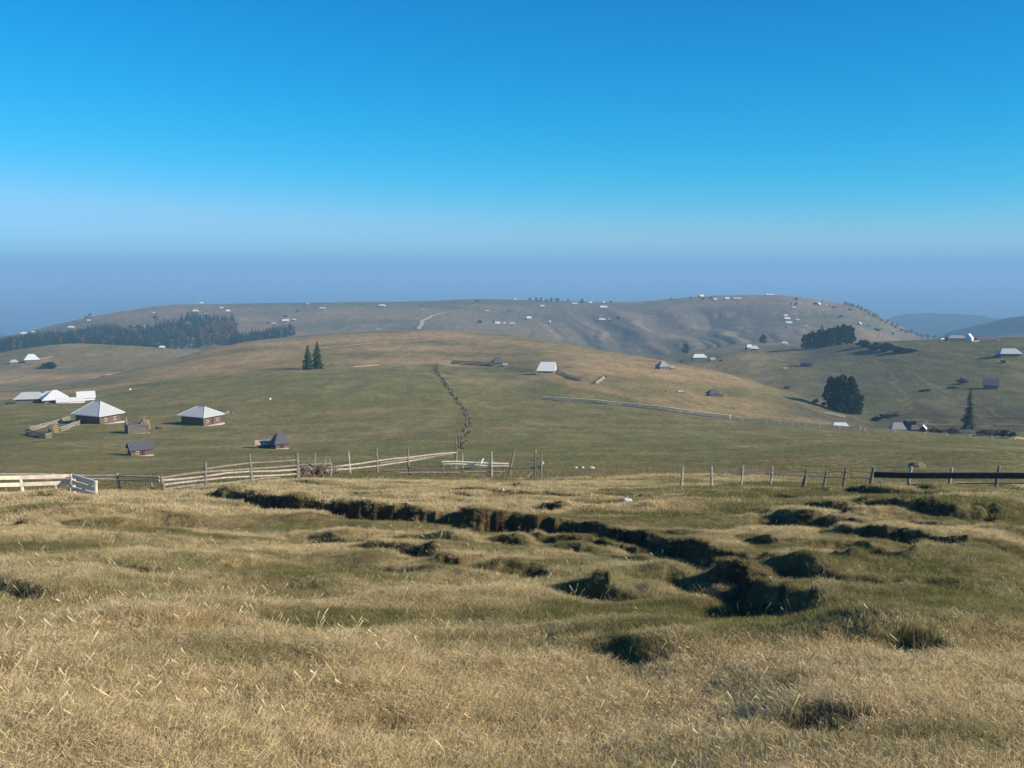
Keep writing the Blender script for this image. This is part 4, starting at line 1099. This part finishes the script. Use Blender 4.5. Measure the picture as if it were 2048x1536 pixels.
def bag():
    b = pt(960, 927, 64.6); o = empty('plastic_bag', 'white and sea green plastic bag caught on the broken plank fence', 'plastic bag', b)
    def flap(pts, m, nm):
        vs = []; fs = []
        for i, (x, z) in enumerate(pts):
            w_ = .03 + .03 * math.sin(i * 1.3)
            vs += [(x, -w_ - .05, z), (x, w_ - .05, z)]
        n = len(pts); fs = [tuple(range(0, 2 * n, 2)), tuple(range(1, 2 * n, 2))[::-1]] + [(2 * i, 2 * i + 1, (2 * i + 3) % (2 * n), (2 * i + 2) % (2 * n)) for i in range(n)]
        MB().add(vs, fs).build(nm, M[m], o)
    flap([(-.17, .22), (-.08, .30), (.0, .10), (.10, .02), (.02, -.08), (-.08, -.10), (-.06, .08)], 'cloth_g', 'flap')
    flap([(.0, .12), (.12, .20), (.17, .32), (.30, .40), (.24, .28), (.16, .10), (.06, -.02), (-.02, .0)], 'cloth_w', 'flap')
bag()
# F: wire fence at the right
fence('post_fence', 'line of thin leaning grey posts with wire across the right foreground',
  [(1364,932,0,50,.13,'wood_pale',2),(1428,933,0,50,.13,'wood_pale',-5),(1486,931,0,50,.11,'wood_pale',0),(1545,932,0,50,.11,'wood_pale',0),(1608,940,0,49.5,.10,'wood_grey',6),(1613,938,0,49.5,.12,'wood_grey',0),(1652,941,0,49,.12,'wood_grey',1),(1691,936,0,48.5,.14,'wood_grey',1)],
  [([(1364,939,50),(1425,940,50),(1486,938,50),(1545,939,50),(1613,944,49.5),(1652,946,49),(1691,944,48.5),(1746,946,47.5)],.035,.035,'wood_pale','wire'),([(1364,950,50),(1426,951,50),(1486,948,50),(1545,949,50),(1613,953,49.5),(1691,956,48.5),(1746,958,47.5)],.05,.05,'wood_pale','rail')])
# G: heavy dark beam fence
fence('beam_fence', 'heavy dark single beam fence on posts at the right edge',
  [(1745,935,0,47.2,.19,'wood_grey',3),(1821,933,0,47,.15,'wood_pale',2),(1904,935,0,47,.15,'wood_pale',0),(2000,931,0,47,.15,'wood_grey',-1)],
  [([(1748,949,46.9),(1821,951,46.8),(1904,951,46.8),(2000,951,46.8),(2130,952,46.8)],.14,.25,'wood_dark','beam'),([(1822,969,47.1),(1904,967,47.1),(2000,966,47.1),(2120,967,47.1)],.05,.06,'wood_pale','rail')])

# fences out on the slopes: follow the ground
def far_fence(name, label, pts, h, step, m, rails=2, rmin=150, rmax=1200, thick=.12, rail_h=.14, flat=False):
    W = [at(px, py, rmin, rmax) for px, py in pts]
    o = empty(name, label, 'fence', W[0]); b0 = W[0]
    r = random.Random(len(pts) + int(pts[0][0])); P_ = []
    for a, b in zip(W[:-1], W[1:]):
        n = max(1, round((b - a).length / step))
        for k in range(n): P_.append(a.lerp(b, k / n))
    P_.append(W[-1]); P_ = [Vector((p.x, p.y, gz(p.x, p.y))) for p in P_]
    hs = [h * r.uniform(.85, 1.15) for _ in P_]
    for p, q in zip(P_[:95], hs): MB().tube([p - b0 - Vector((0, 0, .3)), p - b0 + Vector((r.uniform(-.1, .1), 0, q))], thick * .6, 5).build('post', M[m], o)
    if flat: MB().ribbon([a - b0 + Vector((0, 0, h * 1.12)) for a in P_], .6, .08).build('added_sun_board', M[m], o)  # flat strip added to catch the sun and whiten the fence line
    for k in range(rails):
        mb = MB(); z = h * (.9 - .42 * k)
        mb.tube([a - b0 + Vector((0, 0, z + r.uniform(-.1, .1))) for a in P_], [rail_h * .5 * r.uniform(.8, 1.2) for a in P_], 6)
        mb.build('rail', M[m], o)
far_fence('pasture_fence', 'long bleached fence running down the meadow crest right of the middle', [(1085,799),(1115,801),(1145,803),(1195,806),(1240,811),(1300,817),(1360,825),(1400,831),(1460,838)], 1.05, 5.5, 'wood_white', 3, 200, 430, .16, .22, True)
far_fence('pasture_fence', 'thin pale fence tracing the meadow crest towards the right edge', [(1461,839),(1560,848),(1640,855),(1720,860)], .7, 7, 'wood_white', 2, 200, 400, .14, .14)
far_fence('pasture_fence', 'thin pale fence on the meadow crest below the gully huts', [(1730,862),(1850,868),(1940,873),(2030,880),(2080,883)], .55, 7, 'wood_white', 1, 180, 330, .12, .10)
far_fence('pasture_fence', 'dark old fence between the hedge top and the dark domed hut', [(876,728),(905,727),(930,729),(960,731),(985,733)], 2.0, 4, 'wood_grey', 3, 350, 700, .25, .5)
far_fence('pasture_fence', 'short pale fence between the domed hut and the orange fronted cottage', [(1014,736),(1040,739),(1070,743)], 1.0, 5, 'wood_pale', 2, 350, 700, .16, .2)
far_fence('pasture_fence', 'grey plank fence running down right from the orange fronted cottage', [(1113,743),(1128,751),(1142,757),(1162,762)], 1.4, 4, 'wood_grey', 3, 300, 700, .2, .35)
far_fence('pasture_fence', 'short slanting fence below a dark bush right of the cottage', [(1192,768),(1202,762),(1211,754)], 1.3, 3.5, 'wood_pale', 3, 300, 800, .2, .3)
far_fence('pasture_fence', 'white paling lying on the hill right of the two spruces', [(708,734),(730,733),(757,731)], .45, 5, 'wood_pale', 2, 400, 800, .2, .26)
far_fence('pasture_fence', 'upper plank side of the hay pen below the left farmhouse', [(60,862),(90,854),(115,847),(140,839)], 1.0, 4, 'wood_pale', 3, 150, 420, .14, .24)
far_fence('pasture_fence', 'lower dark side of the hay pen facing down the slope', [(52,868),(72,874),(92,877),(103,876)], 1.1, 3, 'wood_grey', 3, 150, 420, .16, .34)
far_fence('pasture_fence', 'right plank side of the hay pen reaching the farmhouse wall', [(122,862),(140,856),(163,847)], 1.0, 3, 'wood_pale', 3, 150, 420, .14, .26)
far_fence('pasture_fence', 'white paling beside the crest house on the right hand hill', [(1944,684),(1960,683),(1980,682),(1997,682)], 1.1, 4, 'wood_white', 3, 700, 900, .25, .36)
far_fence('pasture_fence', 'pale paling left of the long barn on the right hand crest', [(1882,679),(1897,678),(1912,677)], 1.1, 4, 'wood_white', 3, 700, 900, .2, .34)
far_fence('pasture_fence', 'pale short fence line right of the gully thicket under the tall spruce', [(1908,864),(1930,866),(1955,868)], .8, 4, 'wood_white', 2, 300, 520, .14, .25)
far_fence('pasture_fence', 'pale fence on the slope edge in front of the big dark tree group', [(1625,822),(1650,828),(1672,832),(1690,836)], 1.0, 4, 'wood_pale', 2, 350, 520, .15, .22)
far_fence('pasture_fence', 'pale rails beside the dark hedge on the left middle hill', [(70,736),(85,737),(112,737),(144,738)], 1.2, 6, 'wood_pale', 2, 700, 1200, .2, .3)
far_fence('pasture_fence', 'faint pale fence behind the white hipped farmhouse on the left middle hill', [(76,720),(90,718),(105,714)], 1.2, 6, 'wood_pale', 2, 800, 1200, .2, .3)
far_fence('pasture_fence', 'short pale fence above the right farmhouse of the green slope', [(452,830),(459,828),(466,829)], .9, 3, 'wood_pale', 2, 150, 450, .14, .22)

# overgrown hedgerow down the meadow
def hedgerow():
    P_ = [(872,732),(870,740),(878,752),(888,766),(898,778),(906,790),(915,802),(922,812),(930,822),(936,832),(940,842),(936,856),(928,872),(921,888),(917,900)]
    W = [at(px, py, 110, 640) for px, py in P_]
    o = empty('hedgerow', 'overgrown grey green hedgerow line running down the meadow left of the dark hut', 'hedgerow', W[0]); b0 = W[0]
    r = random.Random(3); V = []; Fq = []; n = 0; mb = MB()
    for a, b in zip(W[:-1], W[1:]):
        m = max(2, int((b - a).length / 1.5))
        for k in range(m):
            p = a.lerp(b, k / m) + Vector((r.uniform(-1.0, 1.0), r.uniform(-.8, .8), 0)); p.z = gz(p.x, p.y)
            if r.random() < .08: continue
            s = r.uniform(.7, 1.35) * float(np.interp((a.x ** 2 + a.y ** 2) ** .5, [110, 250, 420, 600], [.08, .14, .3, .5]))
            v, f = leaf_cloud(26, clumpy(2.0 * s, 1.5 * s, 0, r.randint(0, 999), 5), .26, r.randint(0, 999))
            V.append(v + np.array(p - b0)); Fq.append(f + n); n += len(v)
            if k % 3 == 0: mb.tube([p - b0, p - b0 + Vector((r.uniform(-.2, .2), 0, r.uniform(1.1, 1.7)))], .1, 5)
    put('foliage', np_mesh('hedgerow_foliage', np.vstack(V), np.vstack(Fq), M['olive_leaf']), o)
    mb.build('stakes', M['wood_grey'], o)
hedgerow()

# ------------------------------------------------------------------ stones and small things
def rock(px, py, w_, h_, label, seed, rmin=3, rmax=400, m='stone', name='rock', group=None):
    p = at(px, py, rmin, rmax); r = random.Random(seed); d = math.hypot(p.x, p.y); W_ = w_ * d / F; H_ = h_ * d / F
    bm = MB(); vs, fs = blob(W_ / 2, 9, seed, H_ / (W_ / 2), .22); bm.add(vs, fs)
    o = bm.build(name, M[m], None, p); o.rotation_euler = (0, r.uniform(-.15, .15), r.uniform(0, 3)); tag(o, label, name if name != 'rock' else 'rock', group); return o
rock(1255, 1005, 26, 8, 'white rock lying in the short grass above the long ditch', 1, 25, 60)
rock(1006, 983, 8, 6, 'small white rock on the pasture below the broken plank fence', 2, 30, 60)
rock(1152, 937, 7, 4, 'left one of three white stones on the ledge behind the fence', 3, 55, 110)
rock(1165, 937, 7, 4, 'middle one of three white stones on the ledge behind the fence', 4, 55, 110)
rock(1183, 937, 13, 4, 'right and longest of three white stones on the ledge behind the fence', 5, 55, 110)
rock(1834, 934, 30, 9, 'tan earth mound behind the dark beam fence', 6, 80, 220, 'hay', 'earth_mound')
rock(1333, 783, 6, 4, 'small orange rock on the edge below the brown slope', 7, 250, 600, 'hay')
rock(260, 780, 5, 3, 'small white stone on the green slope above the left farmhouse', 8, 200, 700)
rock(540, 799, 6, 3, 'small pale stone on the green slope right of the right farmhouse', 9, 200, 700)
rock(1540, 1158, 8, 5, 'small pale stone in the short grass left of the dark lower right hollows', 10, 10, 60)
rock(1585, 1157, 6, 5, 'small bright stone between the lower right hollows', 11, 10, 60)

# ------------------------------------------------------------------ grass of the foreground
def grass():
    tufts = bpy.data.collections.new('grass_tufts')
    def blades(n, rad, h0, h1, w_, lean, seed, name):
        r = np.random.default_rng(seed); V = []; Fq = []; k = 0
        for i in range(n):
            a = r.uniform(0, 6.283); d = rad * math.sqrt(r.random()); x, y = d * math.cos(a), d * math.sin(a)
            h = r.uniform(h0, h1); la = r.uniform(0, 6.283); l = lean * r.uniform(.3, 1.2) * h; fa = r.uniform(0, 3.14)
            dx, dy = math.cos(la) * l, math.sin(la) * l; wx, wy = math.cos(fa) * w_ / 2, math.sin(fa) * w_ / 2
            V += [(x - wx, y - wy, -.02), (x + wx, y + wy, -.02), (x + dx * .35 + wx * .8, y + dy * .35 + wy * .8, h * .6), (x + dx * .35 - wx * .8, y + dy * .35 - wy * .8, h * .6),
                  (x + dx + wx * .15, y + dy + wy * .15, h * r.uniform(.85, 1)), (x + dx - wx * .15, y + dy - wy * .15, h * .95)]
            Fq += [(k, k + 1, k + 2, k + 3), (k + 3, k + 2, k + 4, k + 5)]; k += 6
        me = np_mesh(name, V, Fq, M['grass']); o = bpy.data.objects.new(name, me); tufts.objects.link(o); return o
    m, nt, b = mat('dry_grass'); M['grass'] = m
    a1 = nd(nt, 'ShaderNodeAttribute', attribute_name='tint', attribute_type='INSTANCER')
    b.inputs['Roughness'].default_value = .8; b.inputs['Specular IOR Level'].default_value = .15
    nt.links.new(a1.outputs['Color'], b.inputs['Base Color'])
    tr = nd(nt, 'ShaderNodeBsdfTranslucent'); nt.links.new(a1.outputs['Color'], tr.inputs['Color'])
    ms = nd(nt, 'ShaderNodeMixShader'); ms.inputs['Fac'].default_value = .42
    nt.links.new(b.outputs['BSDF'], ms.inputs[1]); nt.links.new(tr.outputs['BSDF'], ms.inputs[2]); nt.links.new(ms.outputs['Shader'], nt.nodes['Material Output'].inputs['Surface'])
    for s in range(3): blades(46, .12, .012, .045, .0032, 1.0, 500 + s, 'a_turf_%d' % s)          # 0-2 short turf
    for s in range(3): blades(46, .11, .022, .075, .0028, 1.0, 510 + s, 'b_tussock_%d' % s)       # 3-5 dry tussock
    for s in range(2): blades(4, .12, .10, .30, .0022, .5, 520 + s, 'c_stalks_%d' % s)        # 6-7 stalks
    for s in range(2): blades(14, .40, .05, .20, .035, .9, 540 + s, 'e_meadow_clump_%d' % s)   # created here, used as 10-11 (see order below)
    for s in range(2): blades(34, .22, .015, .075, .010, 1.0, 530 + s, 'd_far_turf_%d' % s)       # 8-9 coarse, for the far edge
    for nm in ('e_meadow_clump_0', 'e_meadow_clump_1'):
        q = tufts.objects[nm]; tufts.objects.unlink(q); tufts.objects.link(q)
    # scatter
    PX = []; 
    def ring(r0, r1, dens, half):
        n = int(dens * (r1 * r1 - r0 * r0) * half)
        r = np.sqrt(rng.uniform(r0 * r0, r1 * r1, n)); a = rng.uniform(-half, half, n); return a, r
    A, R_ = [], []
    for r0, r1, dn, hf in ((3.5, 8, 300, .72), (8, 15, 270, .62), (15, 26, 140, .57), (26, 42, 60, .56), (42, 66, 34, .56)):
        a, r = ring(r0, r1, dn, hf); A.append(a); R_.append(r)
    a = np.concatenate(A); r = np.concatenate(R_); x = r * np.sin(a); y = r * np.cos(a)
    dz, soil = bank_fields(x, y)
    z = height(a, r)
    patch = fbm(x / 3.2, y / 1.5, 91, 4); big = fbm(x / 11, y / 6, 92, 3)
    leftness = sstep(.15, -.45, a)
    u = rng.random(len(a))
    keep = u > soil * .90
    tall = patch * 1.3 + big * 1.0 + leftness * .45 + .14 - .28 * sstep(.0, .35, a) * sstep(40, 28, r) - soil
    idx = np.where(tall + rng.normal(0, .28, len(a)) > .12, rng.integers(3, 6, len(a)), rng.integers(0, 3, len(a)))
    st = (rng.random(len(a)) < (.008 + .10 * leftness * sstep(-.2, .4, patch + .2)) * sstep(30, 12, r) + .004) & (soil < .3)
    idx = np.where(st, rng.integers(6, 8, len(a)), idx)
    idx = np.where((r > 30) & (rng.random(len(a)) < .6), rng.integers(8, 10, len(a)), idx)
    # edge of the rough pasture
    lim = np.interp(a, [ray(p, 950)[0] for p in (0, 320, 500, 900, 1100, 1300, 1700, 2048)], [47, 48, 56, 58, 60, 66, 60, 66])
    keep &= r < lim + rng.normal(0, 1.5, len(a))
    a, r, x, y, z, idx, patch, big, soil, tall = [q[keep] for q in (a, r, x, y, z, idx, patch, big, soil, tall)]
    n = len(a)
    scale = (.75 + .5 * rng.random(n)) * (1 + .25 * sstep(12, 40, r))
    t = np.clip(.50 + 1.25 * tall + rng.normal(0, .16, n), 0, 1)[:, None]
    dry = np.array([.78, .62, .35]); pale = np.array([.82, .68, .43]); grn = np.array([.20, .20, .07]); ol = np.array([.38, .30, .14])
    c = grn * (1 - t) + dry * t
    v = rng.random((n, 1)); c = np.where(v < .22, ol[None], c); c = np.where((v > .95) & (t > .4), pale[None], c)
    rd = rng.random((n, 1)); c = np.where(rd < .003, np.array([[.30, .10, .05]]), c)
    c = c * rng.uniform(.84, 1.14, (n, 1))
    c = c * (1 - .45 * soil[:, None])
    ma, mr = [], []
    for r0, r1, dn in ((58, 120, 2.6), (120, 220, 1.1), (220, 430, .35), (430, 900, .06)):
        q1, q2 = ring(r0, r1, dn, .56); ma.append(q1); mr.append(q2)
    ma = np.concatenate(ma); mr = np.concatenate(mr); k_ = fbm(mr * np.sin(ma) / 14, mr * np.cos(ma) / 22, 95, 3) + rng.normal(0, .2, len(ma)) > -.05
    ma, mr = ma[k_], mr[k_]; nm_ = len(ma); mt = np.clip(.45 + rng.normal(0, .3, (nm_, 1)) + .5 * fbm(mr * np.sin(ma) / 40, mr * np.cos(ma) / 40, 96, 2)[:, None], 0, 1)
    x = np.concatenate([x, mr * np.sin(ma)]); y = np.concatenate([y, mr * np.cos(ma)]); z = np.concatenate([z, height(ma, mr)]); idx = np.concatenate([idx, rng.integers(10, 12, nm_)])
    scale = np.concatenate([scale, rng.uniform(.5, 1.1, nm_) * (1 + sstep(150, 600, mr))]); c = np.vstack([c, np.array([.15, .16, .055]) * (1 - mt) + np.array([.36, .28, .13]) * mt]); n += nm_
    ea = []
    for W, hgt, wid in BANKS:
        seg = np.diff(W, axis=0); ln = np.hypot(seg[:, 0], seg[:, 1]); cum = np.concatenate([[0], np.cumsum(ln)])
        k = int(cum[-1] * 16); al = rng.uniform(0, cum[-1], k); ex = np.interp(al, cum, W[:, 0]) + rng.normal(0, .14, k); ey = np.interp(al, cum, W[:, 1]) + rng.normal(0, .16, k)
        ea.append(np.stack([ex, ey], 1))
    ea = np.vstack(ea); er = np.hypot(ea[:, 0], ea[:, 1]); ez = height(np.arctan2(ea[:, 0], ea[:, 1]), er); ne = len(ea)
    x = np.concatenate([x, ea[:, 0]]); y = np.concatenate([y, ea[:, 1]]); z = np.concatenate([z, ez]); idx = np.concatenate([idx, rng.integers(3, 6, ne)])
    scale = np.concatenate([scale, rng.uniform(.6, 1.1, ne)]); mixc = rng.random((ne, 1)); c = np.vstack([c, ol * (1 - mixc) + dry * .8 * mixc]); n += ne
    me = bpy.data.meshes.new('grass_points'); me.vertices.add(n); me.vertices.foreach_set('co', np.stack([x, y, z], 1).astype(np.float32).ravel())
    def attr(nm, ty, data, key='value'):
        t_ = me.attributes.new(nm, ty, 'POINT'); t_.data.foreach_set(key, data.ravel())
    attr('idx', 'INT', idx.astype(np.int32)); attr('sc', 'FLOAT', scale.astype(np.float32)); attr('rot', 'FLOAT', rng.uniform(0, 6.283, n).astype(np.float32))
    attr('tint', 'FLOAT_COLOR', np.hstack([c, np.ones((n, 1))]).astype(np.float32), 'color')
    o = bpy.data.objects.new('grass', me); COL.objects.link(o)
    tag(o, 'dry straw coloured and olive grass of the near pasture', 'grass', None, 'stuff')
    ng = bpy.data.node_groups.new('grass_scatter', 'GeometryNodeTree')
    ng.interface.new_socket('Geometry', in_out='INPUT', socket_type='NodeSocketGeometry'); ng.interface.new_socket('Geometry', in_out='OUTPUT', socket_type='NodeSocketGeometry')
    N = ng.nodes; Lk = ng.links
    gi = N.new('NodeGroupInput'); go = N.new('NodeGroupOutput')
    m2p = N.new('GeometryNodeMeshToPoints'); ci = N.new('GeometryNodeCollectionInfo'); ci.inputs['Collection'].default_value = tufts
    ci.inputs['Separate Children'].default_value = True; ci.inputs['Reset Children'].default_value = True
    ip = N.new('GeometryNodeInstanceOnPoints'); ip.inputs['Pick Instance'].default_value = True
    def na(nm, ty):
        q = N.new('GeometryNodeInputNamedAttribute'); q.data_type = ty; q.inputs['Name'].default_value = nm; return q.outputs['Attribute']
    cx = N.new('ShaderNodeCombineXYZ'); e2r = N.new('FunctionNodeEulerToRotation')
    Lk.new(gi.outputs[0], m2p.inputs['Mesh']); Lk.new(m2p.outputs['Points'], ip.inputs['Points']); Lk.new(ci.outputs['Instances'], ip.inputs['Instance'])
    Lk.new(na('idx', 'INT'), ip.inputs['Instance Index']); Lk.new(na('rot', 'FLOAT'), cx.inputs['Z']); Lk.new(cx.outputs[0], e2r.inputs[0]); Lk.new(e2r.outputs[0], ip.inputs['Rotation'])
    Lk.new(na('sc', 'FLOAT'), ip.inputs['Scale']); Lk.new(ip.outputs['Instances'], go.inputs[0])
    md = o.modifiers.new('scatter', 'NODES'); md.node_group = ng
    print('grass tufts', n)
grass()
#==END2==

# ------------------------------------------------------------------ haze
def build_haze():
    s = 42500; lo = -470; hi = HAZE_TOP
    mb = MB(); mb.box((0, 0, (lo + hi) / 2), (2 * s, 2 * s, hi - lo))
    m = bpy.data.materials.new('air'); m.use_nodes = True; nt = m.node_tree
    for n in list(nt.nodes): nt.nodes.remove(n)
    out = nd(nt, 'ShaderNodeOutputMaterial'); v = nd(nt, 'ShaderNodeVolumePrincipled')
    v.inputs['Color'].default_value = HAZE_COL + (1,)
    v.inputs['Density'].default_value = HAZE_D
    v.inputs['Anisotropy'].default_value = 0.0
    nt.links.new(v.outputs['Volume'], out.inputs['Volume'])
    o = mb.build('haze', m); tag(o, 'bluish air haze over the far hills and plain', None, None, 'stuff')
HAZE_TOP = 95.0; HAZE_D = .00018; HAZE_COL = (.35, .63, .92)
build_haze()

# ------------------------------------------------------------------ camera, sun, sky
cam_d = bpy.data.cameras.new('camera'); cam = bpy.data.objects.new('camera', cam_d); COL.objects.link(cam)
cam.location = (0, 0, CZ); cam.rotation_euler = (math.pi / 2 - P, 0, 0)
cam_d.sensor_fit = 'HORIZONTAL'; cam_d.sensor_width = 36; cam_d.lens = F / 2048 * 36
cam_d.clip_start = .1; cam_d.clip_end = 150000
SC.camera = cam

SUN_EL = math.radians(26); SUN_AZ = math.radians(110)      # clockwise from the viewing direction
S = Vector((math.sin(SUN_AZ) * math.cos(SUN_EL), math.cos(SUN_AZ) * math.cos(SUN_EL), math.sin(SUN_EL)))
ld = bpy.data.lights.new('sun', 'SUN'); ld.energy = 5.0; ld.angle = math.radians(.5); ld.color = (1, .89, .72)
lo_ = bpy.data.objects.new('sun', ld); COL.objects.link(lo_)
lo_.rotation_euler = S.to_track_quat('Z', 'Y').to_euler()
w = bpy.data.worlds.new('World'); SC.world = w; w.use_nodes = True; nt = w.node_tree
bg = nt.nodes['Background']
sk = nt.nodes.new('ShaderNodeTexSky'); sk.sky_type = 'NISHITA'; sk.sun_disc = False
sk.sun_elevation = SUN_EL; sk.sun_rotation = SUN_AZ; sk.altitude = 1200; sk.air_density = 1.0; sk.dust_density = 0; sk.ozone_density = 2.5
hs = nt.nodes.new('ShaderNodeHueSaturation'); hs.inputs['Saturation'].default_value = 1.15; hs.inputs['Hue'].default_value = .5
vm_ = nt.nodes.new('ShaderNodeVectorMath'); vm_.operation = 'MULTIPLY'; vm_.inputs[1].default_value = (1, .86, 1.22)
sx_ = nt.nodes.new('ShaderNodeSeparateXYZ'); cx_ = nt.nodes.new('ShaderNodeCombineXYZ')
def _m(op, a, v):
    q = nt.nodes.new('ShaderNodeMath'); q.operation = op; nt.links.new(a, q.inputs[0]); q.inputs[1].default_value = v; return q.outputs[0]
nt.links.new(sk.outputs['Color'], hs.inputs['Color']); nt.links.new(hs.outputs['Color'], vm_.inputs[0]); nt.links.new(vm_.outputs[0], sx_.inputs[0]); 
def _soft(a, cap):      # rolls the channel off smoothly towards cap
    q = nt.nodes.new('ShaderNodeMath'); q.operation = 'DIVIDE'; nt.links.new(a, q.inputs[0])
    nt.links.new(_m('POWER', _m('ADD', _m('POWER', _m('DIVIDE', a, cap), 4.0), 1.0), .25), q.inputs[1]); return q.outputs[0]
nt.links.new(_soft(_m('MULTIPLY', _m('POWER', sx_.outputs[0], 3.4), .0085), 2.5), cx_.inputs[0]); nt.links.new(_soft(sx_.outputs[1], 6.2), cx_.inputs[1]); nt.links.new(_soft(sx_.outputs[2], 10.0), cx_.inputs[2]); nt.links.new(cx_.outputs[0], bg.inputs['Color'])
bg.inputs['Strength'].default_value = .089
vs = SC.view_settings; SC.display_settings.display_device = 'sRGB'
vs.view_transform = 'Standard'; vs.look = 'None'; vs.exposure = .5; vs.gamma = 1; vs.use_curve_mapping = False
cy = SC.cycles
cy.max_bounces = 6; cy.diffuse_bounces = 2; cy.glossy_bounces = 2; cy.transmission_bounces = 2; cy.volume_bounces = 2
cy.use_adaptive_sampling = False; cy.denoising_prefilter = 'ACCURATE'; cy.use_denoising = True
try: cy.denoiser = 'OPENIMAGEDENOISE'
except Exception: pass
cy.volume_max_steps = 64
